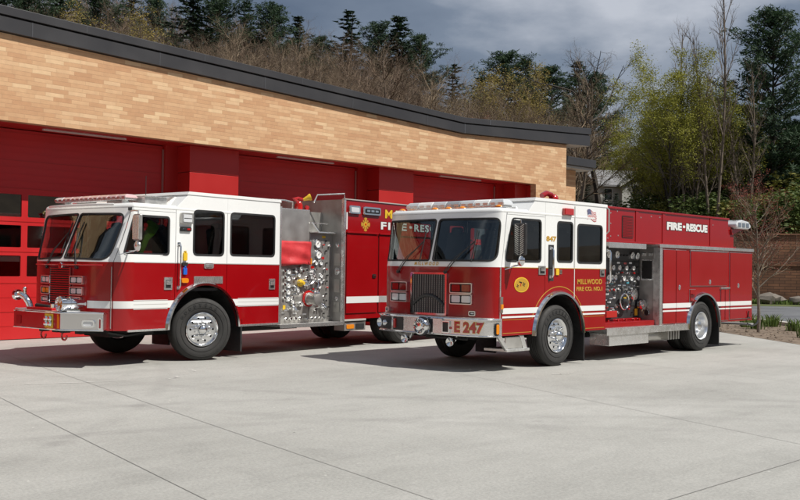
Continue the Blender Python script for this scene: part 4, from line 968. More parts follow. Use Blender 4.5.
    g.obox((-1.12, -.0085, 1.455), (.08, .002, .02), Matrix.Rotation(.2, 4, 'Y'), 'chassis_black'); g.obox((-1.115, -.0085, 1.42), (.02, .002, .06), Matrix.Rotation(.2, 4, 'Y'), 'red_lens'); g.build('emblem_detail', em)
    side_text(rd, 'lettering', 'MILLWOOD', .56, 1.425, .125, 'gold', -.001, bold=.004, w=.80, spacing=1.1)
    side_text(rd, 'lettering', 'FIRE CO. NO.1', .53, 1.305, .10, 'gold', -.001, bold=.003, w=.84)
    mirror(T, -1.42, 1.90, 2.42, .26, -.20, radians(-8), 'tread')
    g = G(); g.box((-1.66, -.03, 1.02), (-1.60, -.0, 1.10), 'amber_lens'); g.box((-1.67, -.02, .96), (-1.60, -.0, 1.22), 'chrome'); g.build('corner_lamp', T)
    for ya in (0, 2.0): g = G(); g.box((.78, ya, .05), (.81, ya+.5, .68), 'black_rubber'); g.build('mud_flap', T)
    # chassis
    g = G(); g.box((-1.7, .85, .50), (7.6, 1.0, .78), 'chassis_black'); g.box((-1.7, 1.5, .50), (7.6, 1.65, .78), 'chassis_black'); g.cyl((0, .35, .53), (0, 2.15, .53), .08, 'chassis_black', 10); g.cyl((wb, .5, .53), (wb, 2.0, .53), .10, 'chassis_black', 10)
    g.ball((wb, 1.25, .53), .22, 'chassis_black', 12); g.box((-1.2, .9, .45), (.6, 1.6, 1.2), 'chassis_black'); g.box((1.0, .7, .38), (3.0, 1.8, .9), 'chassis_black'); g.build('chassis', T)
    g = G(); g.cyl((3.5, .35, .36), (4.3, .35, .36), .11, 'stainless', 14)
    for k in range(5): g.box((4.05+.11*k, .12, .28), (4.09+.11*k, .3, .50), 'stainless')
    g.box((4.0, .1, .46), (4.6, .3, .50), 'stainless'); g.build('exhaust', T)
    # ---------------- pump module
    PY = .44
    g = G(); g.box((1.56, PY, .74), (3.455, PY+.03, 2.15), 'black_panel'); pp = g.build('pump_panel', T)
    g = G(); g.box((1.56, .08, .60), (3.46, PY+.4, .70), 'red_paint'); g.box((1.56, PY-.06, .702), (3.455, PY+.2, .738), 'red_paint'); g.build('lower_valance', T, bevel=.01)
    g = G(); g.box((1.54, -.02, 2.13), (2.90, .46, 2.20), 'stainless'); g.box((1.54, -.03, 2.10), (2.90, -.022, 2.20), 'polished_aluminium'); g.build('light_hood', T, bevel=.006)
    for z in (.98, 1.30, 1.62, 1.86): g = G(); g.box((1.57, PY-.008, z-.006), (3.44, PY-.0005, z+.006), 'chassis_black'); g.build('panel_seam', pp)
    gm = gauge_mesh(.058).build('gauge'); sm_ = gauge_mesh(.038, needle=False).build('gauge'); bg_ = gauge_mesh(.085).build('gauge'); pl = pull_mesh().build('pull_handle'); kn = knob_mesh().build('knob'); kr = knob_mesh('red_lens').build('knob'); kc = knob_mesh('chrome', .026).build('knob')
    for X, Z in ((2.27, 1.99), (2.57, 1.99), (3.14, 1.98), (3.33, 1.97)): share(bg_, 'gauge', pp, (X, PY, Z), scale=(.85, 1, .85))
    for X, Z in ((2.43, 1.73), (2.66, 1.73), (2.92, 1.73), (3.19, 1.73), (2.25, 1.54), (2.38, 1.54), (2.51, 1.54), (2.83, 1.52), (3.11, 1.52), (3.37, 1.53), (2.1, 1.74), (2.0, 1.54)): share(gm, 'gauge', pp, (X, PY, Z), scale=(.92, 1, .92))
    rnd = random.Random(8)
    for X, Z in ((2.70, 1.98), (2.82, 1.98), (2.94, 1.98), (2.80, 1.73), (3.06, 1.73), (3.32, 1.75)): share(kn, 'knob', pp, (X, PY, Z))
    for X, Z in ((2.2, 1.37), (2.4, 1.37), (2.6, 1.38), (2.78, 1.40), (2.95, 1.36), (3.13, 1.38), (3.3, 1.36), (2.1, 1.1), (2.3, 1.12), (2.12, .93), (2.35, .95), (2.9, 1.62)): share(pl, 'pull_handle', pp, (X, PY, Z), (rnd.uniform(-.2, .2), 0, rnd.uniform(-.3, .3)))
    for X, Z, k in ((2.30, 1.62, kr), (2.6, 1.63, kc), (2.75, 1.64, kr), (3.0, 1.63, kc), (3.2, 1.63, kr), (2.5, 1.28, kc), (2.95, 1.25, kc), (2.05, 1.25, kr), (2.45, .90, kc), (2.6, .85, kc), (3.0, .92, kr), (2.95, 1.47, kc), (2.68, 1.47, kc), (3.24, 1.45, kc)): share(k, 'knob', pp, (X, PY, Z))
    g = G(); g.tube([(2.74+.155*cos(2*pi*k/24), PY-.09, 1.07+.155*sin(2*pi*k/24)) for k in range(25)], .017, 'chrome', 8); g.cyl((2.74, PY, 1.07), (2.74, PY-.09, 1.07), .05, 'black_plastic', 14)
    for k in range(3): an = 2*pi*k/3; g.tube([(2.74, PY-.08, 1.07), (2.74+.15*cos(an), PY-.09, 1.07+.15*sin(an))], .012, 'black_plastic', 6)
    g.build('hand_wheel', pp)
    g = G(); g.v = []; c1_ = cap_mesh(.11); c1_.v = [(x+3.10, y+PY, z+1.20) for x, y, z in c1_.v]; c1_.build('outlet_cap', pp)
    c1_ = cap_mesh(.105); c1_.v = [(x+3.36, y+PY-.05, z+1.00) for x, y, z in c1_.v]; c1_.build('outlet_cap', pp)
    g = G(); g.cyl((2.74, PY, 1.07), (2.80, PY-.12, 1.04), .075, 'black_panel', 18, .085); g.build('suction_intake', pp)
    g = G(); g.box((3.27, PY-.02, .78), (3.36, PY-.001, .92), 'yellow_plastic'); g.build('warning_tag', pp, bevel=.003)
    g = G(); g.box((2.02, PY-.14, .77), (2.40, PY-.002, .90), 'red_lens'); g.build('drain_valve_box', pp, bevel=.01)
    for _ in range(26): share(rnd.choice((kc, kc, kn, kr)), 'knob', pp, (rnd.uniform(1.95, 3.40), PY, rnd.choice((1.46, 1.30, 1.18, .98, .86, 1.62))+rnd.uniform(-.015, .015)), (0, rnd.uniform(0, 3), 0))
    for X in (2.15, 2.5, 2.8, 3.1, 3.3): share(kr, 'knob', pp, (X, PY-.06, .715), (0, 0, 0))
    mat('cyan_label', (.08, .35, .45), .5); mat('white_label', (.7, .7, .7), .5)
    for X, Z, m_ in ((2.2, 1.43, 'cyan_label'), (2.42, 1.43, 'cyan_label'), (2.65, 1.83, 'white_label'), (3.1, 1.83, 'white_label'), (2.9, 1.82, 'red_lens'), (3.0, 1.44, 'cyan_label'), (2.5, 1.15, 'white_label'), (3.05, 1.05, 'red_lens'), (2.25, 1.22, 'white_label'), (2.9, 1.13, 'yellow_plastic'), (2.6, 1.62, 'white_label')):
        g = G(); g.box((X-.05, PY-.004, Z-.018), (X+.05, PY-.0005, Z+.018), m_); g.build('label_plate', pp)
    for o in (gm, sm_, bg_, pl, kn, kr, kc): bpy.data.objects.remove(o)
    # steps / running board and tool box
    g = G(); g.box((1.50, -.03, .52), (4.62, .42, .60), 'tread_plate'); g.box((1.50, -.034, .47), (4.62, -.0305, .60), 'polished_aluminium'); g.build('running_board', T, bevel=.006)
    g = G(); g.box((1.62, -.01, .27), (3.05, .42, .49), 'polished_aluminium'); g.box((1.60, -.03, .485), (3.08, .42, .505), 'tread_plate'); g.build('tool_box', T, bevel=.008)
    # ---------------- body: front bulkhead, side with compartment doors
    X0, X1, Zt, Zb = 3.46, 7.72, 2.17, .585
    g = G(); g.box((X0, .03, Zb+.02), (X0+.03, WD-.03, Zt), 'brushed_steel'); bk = g.build('bulkhead', T)
    g = G(); g.box((X0-.012, .15, 1.52), (X0-.001, .38, 1.88), 'red_lens' if False else 'chassis_black'); g.box((X0-.018, .13, 1.50), (X0-.0125, .40, 1.90), 'brushed_steel') if False else None; g.build('dark_window', bk, bevel=.003)
    g = G(); g.panel(rr(.12, 1.49, .41, 1.91, .01), [rr(.15, 1.52, .38, 1.88, .01)], lambda a_, b__, d: (X0-.016+d, a_, b__), .014, 'polished_aluminium'); g.build('window_frame', bk)
    g = G(); g.lathe([(.055, 0), (.05, .02), (.0001, .022)], (X0-.001, .27, .84), (-1, 0, 0), 18, 'black_plastic'); g.tube([(X0-.02, .27+.06*cos(2*pi*k/20), .84+.06*sin(2*pi*k/20)) for k in range(21)], .006, 'chrome', 6); g.build('drain_port', bk)
    for Y in (.18, .34):
        g = G(); g.box((X0-.02, Y-.05, 1.98), (X0-.001, Y+.05, 2.04), 'polished_aluminium'); g.build('name_plate', bk, bevel=.004)
    ar = (wb+.03, .50, .70)
    g = G(); outl = section(X0, X1, Zb, [(X1, Zt), (X0, Zt)], ar); g.panel(outl, [], NEAR(0), .025, 'red_paint'); bs = g.build('body_side', T)
    g = G(); g.panel(outl, [], lambda a_, b__, d: (a_, WD-d, b__), .025, 'red_paint'); g.build('body_side', T)
    g = G(); g.box((X1-.02, .03, Zb), (X1, WD-.03, Zt), 'red_paint'); g.box((X0+.03, .03, Zt-.04), (X1-.02, WD-.03, Zt-.002), 'tread_plate'); g.box((X0+.03, .4, .62), (X1-.03, WD-.4, .66), 'chassis_black'); g.build('body_box', T)
    g = G(); g.box((X0-.02, -.02, Zt+.001), (X1+.03, .36, Zt+.045), 'tread_plate'); g.box((X0-.02, WD-.36, Zt+.001), (X1+.03, WD+.02, Zt+.045), 'tread_plate'); g.box((X0-.022, -.026, Zt-.02), (X1+.03, -.0205, Zt+.045), 'polished_aluminium'); g.build('body_trim', T, bevel=.006)
    g = G(); g.box((X0-.012, -.014, Zb-.04), (X0+.10, -.0005, Zt-.022), 'polished_aluminium'); g.box((X0-.014, -.014, Zb-.04), (X0-.0005, .12, Zt-.022), 'tread_plate'); g.build('corner_guard', T)
    def door(x0, x1, z0, z1, split=None, latch=None, ov=True):
        pl_ = section(x0, x1, z0, [(x1, z1), (x0, z1)], ar) if z0 < 1.2 and x0 < ar[0]+ar[2]+.1 and x1 > ar[0]-ar[2]-.1 else [(x0, z0), (x1, z0), (x1, z1), (x0, z1)]
        g = G(); g.panel(grow(pl_, .012), [], NEAR(-.006), .005, 'satin_metal'); g.panel(pl_, [], NEAR(-.022), .0185, 'red_paint'); d = g.build('compartment_door', T, bevel=.004)
        if latch: oval_latch(d, latch[0], latch[1], -.022)
        return d
    ar2 = ar; ar = (ar[0], ar[1], ar[2]+.06)
    door(3.60, 4.10, .62, 2.11); door(4.125, 4.55, .62, 2.11, latch=(3.91, 1.35) and (4.25, 1.35))
    door(4.74, 6.42, 1.38, 2.10, latch=(5.59, 1.46)); door(6.56, 7.66, .64, 2.11, latch=(6.96, 1.38))
    door(4.72, 4.98, 1.06, 1.30); door(6.13, 6.30, .62, 1.30); door(6.33, 6.50, .62, 1.30)
    g = G(); g.box((4.74, -.07, 1.20), (4.92, -.0225, 1.215), 'red_paint'); g.box((4.74, -.07, 1.06), (4.92, -.0225, 1.075), 'red_paint'); g.build('red_bracket', T)
    g = G(); g.box((6.10, -.035, 1.315), (6.53, -.001, 1.345), 'polished_aluminium'); g.box((4.70, -.03, 2.115), (6.46, -.001, 2.13), 'polished_aluminium'); g.build('drip_rail', T)
    # stripes on the body
    for z0_, z1_ in ((.935, 1.03), (.862, .892)):
        for x0_, x1_ in ((3.57, 4.12), (4.135, 4.70)): stripe(T, lambda a_, b__, d: (-a_, d-.0205, b__), x0_, x1_, z0_, z1_, arch=(ar2[0], ar2[1], .76) if x1_ > 4.3 else None)
        for x0_, x1_ in ((6.0, 6.31), (6.325, 6.54), (6.56, 7.64)): stripe(T, lambda a_, b__, d: (-a_, d-.0205, b__), x0_, x1_, z0_, z1_, arch=(ar2[0], ar2[1], .76) if x0_ == 6.0 else None)
    for ya in (.02, 1.88): g = G(); g.box((6.10, ya, .09), (6.13, ya+.6, .62), 'black_rubber'); g.build('mud_flap', T)
    g = G(); g.box((7.73, .1, .46), (8.05, 2.4, .50), 'tread_plate'); g.build('tail_board', T, bevel=.006)
    g = G(); g.tube([(7.6, .05, .50), (7.75, .0, .45), (7.95, -.02, .50), (8.05, .0, .56)], .02, 'black_plastic', 6); g.tube([(7.45, -.03, .66), (7.45, -.05, .80)], .012, 'black_plastic', 6); g.box((7.40, -.05, .645), (7.52, -.023, .665), 'black_plastic'); g.build('hose_hook', T)
    # ---------------- raised hose bed box
    Ya = .10; bx = lambda a_, b__, d: (a_, Ya+d, b__); B0, B1 = 1.62, 6.70
    hb = G(); hb.box((B0, Ya, 2.205), (B1, Ya+.04, 2.86), 'red_paint'); hb.box((B0, WD-Ya-.04, 2.205), (B1, WD-Ya, 2.86), 'red_paint'); hb.box((B0, Ya+.04, 2.205), (B0+.04, WD-Ya-.04, 2.86), 'red_paint'); hb.box((B1-.04, Ya+.04, 2.22), (B1, WD-Ya-.04, 2.86), 'red_paint'); hb.box((B0+.05, Ya+.05, 2.66), (B1-.05, WD-Ya-.05, 2.70), 'black_rubber')
    hb = hb.build('hose_bed', T, bevel=.006)
    g = G(); g.box((B0-.01, Ya-.025, 2.84), (B1+.01, Ya+.06, 2.88), 'red_paint'); g.box((B0-.01, WD-Ya-.06, 2.84), (B1+.01, WD-Ya+.025, 2.88), 'red_paint'); g.box((B0, Ya-.02, 2.206), (B1+.35, Ya-.0005, 2.24), 'red_paint'); g.build('box_flange', hb, bevel=.006)
    for X in (2.75, 3.79, 5.86): g = G(); g.box((X-.055, Ya-.012, 2.24), (X+.055, Ya-.0005, 2.84), 'red_paint'); g.build('box_rib', hb, bevel=.004)
    g = G(); g.panel(rr(2.20, 2.30, 2.61, 2.73, .03), [], bx, .001, 'red_paint'); g.panel(rr(2.20, 2.30, 2.61, 2.73, .03), [], lambda a_, b__, d: (a_, Ya-.006+d, b__), .005, 'chassis_black')
    for i in range(13): g.box((2.22, Ya-.010, 2.32+.03*i), (2.59, Ya-.0065, 2.332+.03*i), 'red_paint')
    for i in range(12): g.box((2.23+.03*i, Ya-.0105, 2.31), (2.238+.03*i, Ya-.0064, 2.72), 'red_paint')
    g.build('vent_mesh', hb)
    for X, Z in ((1.80, 2.76), (1.80, 2.56), (1.80, 2.32), (2.03, 2.80), (2.07, 2.34), (1.70, 2.28), (2.90, 2.72), (3.3, 2.76), (3.64, 2.76), (5.95, 2.7)): g = G(); g.lathe([(.014, 0), (.012, -.008), (.0001, -.01)], (X, Ya-.0005, Z), (0, 1, 0), 10, 'polished_aluminium'); g.build('bolt', hb)
    side_text(hb, 'lettering', 'FIRE', 3.93, 2.535, .20, 'stripe_white', Ya-.001, bold=.012, w=.62, shear=0, outline='chassis_black', ow=.010)
    g = G(); g.prism([(4.60, 2.585), (4.70, 2.585), (4.70, 2.635), (4.60, 2.635)], lambda a_, b__, d: (a_, Ya-.003+d, b__), .0025, 'stripe_white'); g.build('dash_mark', hb)
    side_text(hb, 'lettering', 'RESCUE', 4.74, 2.535, .20, 'stripe_white', Ya-.001, bold=.012, w=.95, outline='chassis_black', ow=.010)
    # rear locker and telescopic light head
    g = G(); g.box((6.72, .16, 2.22), (7.10, .60, 2.70), 'red_paint'); g.build('rear_locker', T, bevel=.01)
    g = G(); g.prism([(6.95, 2.52), (7.25, 2.60), (7.55, 2.66), (7.55, 2.70), (6.9, 2.64)], lambda a_, b__, d: (a_, .12+d, b__), .3, 'red_paint'); g.cyl((7.0, .3, 2.2), (7.0, .3, 2.62), .035, 'polished_aluminium', 12); g.build('light_mast', T)
    g = G(); k = 6
    pr = [(.0, .04), (.07, .11), (.30, .15), (.62, .12), (.74, .04), (.74, -.02), (.6, -.06), (.1, -.06), (0, -.01)]
    g.prism([(6.95+a_, 2.72+b__) for a_, b__ in pr], lambda a_, b__, d: (a_, .02+d, b__), .34, 'clear_lens'); lh = g.build('scene_light', T, bevel=.03)
    g = G()
    for i in range(3): g.box((7.02+.2*i, .012, 2.70), (7.17+.2*i, .019, 2.80), 'chrome')
    g.build('reflector', lh, bevel=.003)
    # deck gun behind the cab
    g = G(); g.cyl((1.95, 1.5, 2.86), (1.95, 1.5, 3.05), .07, 'red_paint', 12); g.tube([(1.95, 1.5, 3.03), (1.85, 1.5, 3.16), (1.7, 1.5, 3.18), (1.55, 1.5, 3.12)], .055, 'red_paint', 10); g.ball((1.95, 1.5, 3.08), .10, 'red_lens', 12); g.build('deck_gun', T)
    g = G(); g.tube([(1.52, .02, 2.35), (1.54, -.03, 2.40), (1.54, -.03, 2.80), (1.52, .02, 2.84)], .014, 'stainless', 8); g.build('hand_rail', T)
    return c
cB = build_B(TB)
o = G(); o.prism(round_poly([(-1.32, 2.47), (-1.22, 2.48), (-1.24, 2.33), (-1.16, 2.24), (-1.30, 2.24)], .02), lambda a_, b__, d: (a_, .12+d, b__), .03, 'orange_cloth'); o.tube([(-1.27, .135, 2.46), (-1.27, .135, 2.58)], .004, 'black_plastic', 5)
o = o.build('cloth_tag', loc=(14.28, 9.85, .007)); tag(o, 'small orange cloth hanging behind the driver window of the engine numbered E 247', 'cloth')

# ---- the engine on the left
TA = fire_truck('red and white fire engine parked behind, red vinyl hose cover above its pump panel', 10.07, 14.386, radians(6.4), None)
def build_A(T):
    wb = 5.85
    xc, a, nn_ = -1.50, .51, .92; W0 = Wrap(xc, a, lean=.42, n=nn_); sc = W0.sc
    c = dict(xc=xc, a=a, n=nn_, lean=.42, xr=1.86, zh=2.93, xs0=-.66, xs1=-.38, dx0=-1.84, dxt=-1.66, aR=.80, az=.53, glass='tinted_glass', seams=[-.65, .52],
             ws=round_poly([(1.93, 1.73), (sc-.035, 1.76), (sc-.025, 2.51), (1.79, 2.49)], [.18, .04, .06, .16], 6),
             panels=[('front_door', -1.84, -.65, round_poly([(-1.70, 1.83), (-.79, 1.83), (-.79, 2.47), (-1.57, 2.47)], .06), 2.55),
                     ('side_panel', -.65, .52, rr(-.26, 1.84, .44, 2.62, .09), None), ('rear_door', .52, 1.86, rr(.60, 1.85, 1.72, 2.62, .08), None)])
    Wr, far, cuts = build_cab(T, c)
    fd, sp, rd = c['parts'][('front_door', 0, -1.84)], c['parts'][('side_panel', 0, -.65)], c['parts'][('rear_door', 0, .52)]
    wheels(T, wb, 'GOODYEAR', .545, radians(-21))
    arch_trim(T, 0, .53, .80, 'chrome', .05, .05, 3, 177)
    # grille of red louvres
    z0, z1 = 1.0, 1.60; q0, q1 = sc-.27, sc+.27; ct = [q0+.09*i for i in range(8)]
    g = G(); g.panel(rr(q0, z0, q1, z1, .02), [], lambda a_, b_, d: Wr(a_, b_, d-.012), .01, 'chassis_black', cuts=ct); gr = g.build('grille', T)
    g = G()
    for i in range(16): z = z0+.02+(z1-z0-.03)*i/15.5; g.panel([(q0, z), (q1, z), (q1, z+.017), (q0, z+.017)], [], lambda a_, b_, d: Wr(a_, b_, d-.035), .023, 'bright_red_paint', cuts=ct)
    for q in (q0-.008, q1-.004): g.panel([(q, z0), (q+.012, z0), (q+.012, z1), (q, z1)], [], lambda a_, b_, d: Wr(a_, b_, d-.04), .028, 'chrome')
    g.build('grille_louvre', gr)
    g = G(); g.lathe([(.0001, -.03), (.05, -.03), (.06, -.02), (.06, 0)], Wr(sc, 1.625, 0), (1, 0, 0), 18, 'chrome'); g.lathe([(.0001, -.034), (.042, -.0325)], Wr(sc, 1.625, 0), (1, 0, 0), 16, 'red_lens'); g.build('round_badge', T)
    for m_ in (0, 1):
        A_, B_ = W0.sY(.66), W0.sY(.97)
        if m_: A_, B_ = 2*sc-B_, 2*sc-A_
        headlamp(T, Wr, A_, B_, 1.325, 1.465, 'clear_lens', 'headlight'); headlamp(T, Wr, A_, B_, 1.145, 1.285, 'amber_lens' if m_ else 'clear_lens', 'headlight')
        headlamp(T, Wr, A_+.04, B_-.02, 1.01, 1.12, 'clear_lens' , 'small_lamp', 1)
    wiper(T, Wr, sc+.42, 1.60, sc-.02+.10, 2.18); wiper(T, Wr, sc-.42, 1.60, sc-.22, 2.18, -1)
    g = G(); g.tube([Wr(sc-.95+1.9*i/16, 1.645, -.02) for i in range(17)], .012, 'bright_red_paint', 6); g.build('front_moulding', T)
    g = G(); g.prism([(Wr(q, 0, -.10)[0], Wr(q, 0, -.10)[1]) for q in [W0.sY(.35)+(2*sc-2*W0.sY(.35))*i/20 for i in range(21)]]+[(-1.95, 2.15), (-1.95, .35)], lambda x_, y_, d: (x_+.30, y_, 2.625+d), .04, 'white_paint'); g.build('sun_visor', T, bevel=.012)
    light_bar(T, -1.35, .28, 2.32, 2.735, 2.83, ['clear_red']*7+['clear_lens'], w=.13)
    for Y in (.45, 2.05): g = G(); g.cyl((-1.38, Y, 2.66), (-1.38, Y, 2.745), .045, 'white_paint', 12); g.cyl((-1.25, Y, 2.66), (-1.35, Y, 2.74), .03, 'chrome', 8); g.build('roof_mount', T)
    g = G(); g.box((-1.30+.12, .16, 2.675), (-.72, 1.2, 2.80), 'tread_plate'); g.box((-1.20, .12, 2.80), (-.70, 1.24, 2.815), 'polished_aluminium'); g.build('roof_box', T, bevel=.006)
    g = G(); g.prism([(-.70, 2.675), (-.42, 2.86), (-.42, 2.675)], lambda a_, b_, d: (a_, .3+d, b_), 1.7, 'tread_plate'); g.build('roof_ramp', T)
    g = G(); g.tube([(-.9, .5, 2.68), (-.9, .5, 3.18)], .006, 'black_plastic', 6); g.build('antenna', T)
    # octagonal bumper
    zt, zb = .885, .60
    pts = [(-1.75, .33), (-2.07, .0), (-2.45, .59), (-2.45, 1.91), (-2.07, 2.5), (-1.75, 2.17)]
    b_ = bumper_bar('bumper', T, pts, zb, zt, 'satin_metal')
    g = G(); g.box((-2.456, .60, zb+.02), (-2.4505, 1.90, zt-.02), 'bright_red_paint'); g.build('front_panel', b_)
    for zz in (zb+.008, zt-.006): g = G(); g.tube([(x, y, zz) for x, y in pts], .012, 'chrome', 6); g.build('bumper_rail', b_)
    g = G(); g.box((-2.463, .77, zb+.03), (-2.457, 1.0, zt-.03), 'yellow_plastic'); yp = g.build('yellow_plate', b_)
    for Y in (.83, .94): 
        for Z in (.70, .78): g = G(); g.lathe([(.0001, -.05), (.03, -.045), (.045, -.02), (.04, 0)], (-2.463, Y, Z), (1, 0, 0), 14, 'chrome'); g.build('chrome_fitting', yp)
    g = G(); g.prism(rr(1.68, .66, 1.82, .80, .02), lambda y_, z_, d: (-2.464+d, y_, z_), .006, 'red_paint'); g.build('red_cover', b_)
    g = G(); g.box((-2.464, .62, zb+.03), (-2.457, .66, zt-.03), 'amber_lens'); g.build('amber_marker', b_)
    # chamfer fittings
    t_ = Vector((.38, -.59, 0)).normalized(); nn = Vector((-.59, -.38, 0)).normalized()
    cm = lambda a_, z_, d: tuple(Vector((-2.45, .59, z_))+t_*a_-nn*d)
    g = G(); g.panel(rr(.36, .655, .57, .775, .05), [rr(.385, .68, .545, .75, .03)], lambda a_, z_, d: cm(a_, z_, d-.03), .029, 'chrome'); lp = g.build('corner_lamp', b_)
    g = G(); g.panel(rr(.38, .675, .55, .755, .03), [], lambda a_, z_, d: cm(a_, z_, d-.02), .01, 'clear_lens'); g.build('lens', lp)
    g = G(); g.panel(rr(.625, .625, .685, .81, .025), [rr(.64, .645, .67, .79, .012)], lambda a_, z_, d: cm(a_, z_, d-.025), .024, 'chrome'); g.panel(rr(.638, .643, .672, .792, .012), [], lambda a_, z_, d: cm(a_, z_, d-.01), .008, 'red_lens'); g.build('side_marker', b_)
    g = G(); dp = [(-2.40, .64), (-2.40, 1.86), (-2.10, 2.36), (-2.06, .1), (-2.09, .1)]
    g.add([(-2.41, .63, zt+.001), (-2.41, 1.87, zt+.001), (-2.08, 2.40, zt+.001), (-2.08, .10, zt+.001)]+[(-2.41, .63, zt+.008), (-2.41, 1.87, zt+.008), (-2.08, 2.40, zt+.008), (-2.08, .10, zt+.008)], [(4, 5, 6, 7), (0, 1, 5, 4), (1, 2, 6, 5), (2, 3, 7, 6), (3, 0, 4, 7)], 'tread_plate'); g.build('bumper_deck', b_)
    g = G(); ax = Vector((-1, .12, 0)).normalized()
    S0 = Vector((-1.98, .62, 1.015)); g.lathe([(.0001, 0), (.04, .0), (.06, .05), (.07, .12), (.10, .16), (.105, .24), (.12, .25), (.12, .29), (.105, .30), (.105, .36), (.125, .37), (.13, .44), (.118, .455), (.10, .44), (.085, .40)], S0, ax, 28, 'chrome'); g.lathe([(.10, .43), (.07, .41), (.0001, .41)], S0, ax, 24, 'amber_lens'); g.box((-2.36, .55, .893), (-2.12, .75, .93), 'chrome')
    sr = g.build('siren', b_)
    g = G(); 
    for k in range(10): an = 2*pi*k/10; u = ax.to_track_quat('Z', 'Y') @ Vector((cos(an), sin(an), 0)); g.tube([S0+ax*.44+u*.03, S0+ax*.458+u*.11], .006, 'chrome', 5)
    g.build('siren_grille', sr)
    g = G(); g.tube([(-2.18, 1.86, .89), (-2.20, 1.88, 1.00), (-2.22, 1.95, 1.09), (-2.24, 2.05, 1.13), (-2.26, 2.14, 1.12)], .055, 'chrome', 14); g.lathe([(.06, 0), (.09, .0), (.09, .06), (.07, .07), (.0001, .07)], (-2.25, 2.11, 1.125), (-.15, .98, -.05), 18, 'chrome'); g.cyl((-2.22, 1.98, 1.12), (-2.22, 1.98, 1.22), .03, 'chrome', 10); g.ball((-2.22, 1.98, 1.23), .035, 'chrome', 10); g.build('hose_elbow', b_)
    g = G(); g.box((-2.34, 1.0, .893), (-2.12, 1.72, .94), 'bright_red_paint'); g.cyl((-2.2, 1.25, .94), (-2.2, 1.65, .96), .035, 'chassis_black', 10); g.cyl((-2.25, 1.1, .93), (-2.25, 1.1, 1.0), .04, 'chrome', 10); g.build('hose_tray_lid', b_, bevel=.006)
    for Y in (.70, 1.28):
        g = G(); g.tube([(-2.30+.0, Y+.07*cos(t)-.0, .50+.065*sin(t)) for t in [radians(90-28*k) for k in range(11)]], .016, 'red_lens', 8); g.box((-2.33, Y-.02, .55), (-2.2, Y+.08, .60), 'chassis_black'); g.build('tow_hook', b_)
    # side trim
    def sw(x0, x1, arch=None, wrap=Wr, cts=None): stripe(T, wrap, x0, x1, .945, 1.065, cuts=cts, arch=arch)
    ctw = [Wr.s0-.02+.03*i for i in range(50)]
    g = G(); qx = W0.sY(.60); g.panel([(1.85, .945), (qx, .945), (qx, 1.065), (1.85, 1.065)], [], lambda a_, b__, d: Wr(a_, b__, d-.0045), .003, 'stripe_white', cuts=[1.5+.02*i for i in range(60)]); g.build('reflective_stripe', T)
    sw(-1.83, -.75, (0, .53, .855), cts=[1.5+.02*i for i in range(20)]); sw(.75, 1.85, (0, .53, .855))
    for x0, x1 in ((-1.50, -.80), (.80, 1.84)):
        for z in (.928, 1.072, 1.004): g = G(); g.box((x0, -.0055, z), (x1, -.001 if z != 1.004 else -.0046, z+.009), 'stripe_white' if z != 1.004 else 'soffit_light_grey'); g.build('thin_stripe', T)
    for xa_, xb_ in ((-1.60, -.78), (.82, 1.86)): g = G(); g.box((xa_, -.012, .565), (xb_, .02, .600), 'polished_aluminium'); g.build('sill_strip', T, bevel=.003)
    g = G(); g.box((-1.50, -.004, 1.692), (1.84, -.0012, 1.706), 'soffit_light_grey'); g.build('belt_line', T)
    g = G(); g.tube([Wr(1.865, .62+.1*i, -.003) for i in range(11)], .008, 'brushed_steel', 6); g.build('door_hinge', fd)
    paddle_latch(fd, -.80, 1.35, .17, .21); paddle_latch(rd, 1.66, 1.33, .15, .20)
    g = G(); g.prism(rr(-.02, 1.61, .20, 1.71, .04), NEAR(-.02), .019, 'polished_aluminium'); g.box((.02, -.03, 1.63), (.16, -.0205, 1.68), 'brushed_steel'); g.build('door_handle', sp, bevel=.004)
    side_handle(sp, -.585, 1.28, 2.02, -.001, .014, .06)
    g = G(); g.prism(rr(-.57, 2.37, -.30, 2.56, .03), NEAR(-.045), .044, 'stainless'); g.prism(rr(-.53, 2.40, -.34, 2.53, .02), NEAR(-.055), .0099, 'clear_lens'); g.box((-.52, -.06, 2.46), (-.35, -.0555, 2.47), 'chassis_black'); g.build('scene_light', sp, bevel=.004)
    g = G(); g.prism(rr(-.57, 2.24, -.33, 2.32, .03), NEAR(-.03), .029, 'chassis_black'); g.box((-.53, -.035, 2.265), (-.47, -.0305, 2.295), 'chrome'); g.box((-.43, -.035, 2.265), (-.36, -.0305, 2.295), 'red_lens'); g.build('lamp_cluster', sp, bevel=.003)
    for z0_, z1_, m_ in ((1.74, 1.88, 'yellow_plastic'), (1.50, 1.62, 'blue_lens')): g = G(); g.prism(rr(-.49, z0_, -.41, z1_, .02), NEAR(-.03), .029, m_); g.cyl((-.45, -.02, z1_), (-.45, -.02, z1_+.03), .02, m_, 8); g.build('charging_socket', sp, bevel=.004)
    g = G(); g.prism(rr(-.51, 1.65, -.39, 1.71, .01), NEAR(-.02), .019, 'chassis_black'); g.build('switch_plate', sp)
    g = G(); g.prism(rr(-.53, 1.36, -.38, 1.44, .035), NEAR(-.04), .039, 'amber_lens'); g.build('marker_light', sp, bevel=.004)
    g = G(); g.box((-.24, -.012, 1.345), (.42, -.001, 1.475), 'polished_aluminium')
    for i in range(22): g.box((-.22+.029*i, -.016, 1.36), (-.208+.029*i, -.0125, 1.46), 'brushed_steel')
    g.build('vent_grille', sp)
    mirror(T, -1.70, 2.05, 2.47, .22, -.30, radians(-10), 'rib', 'polished_aluminium')
    for ya in (0, 2.0): g = G(); g.box((.88, ya, .11), (.92, ya+.5, .70), 'black_rubber'); g.build('mud_flap', T)
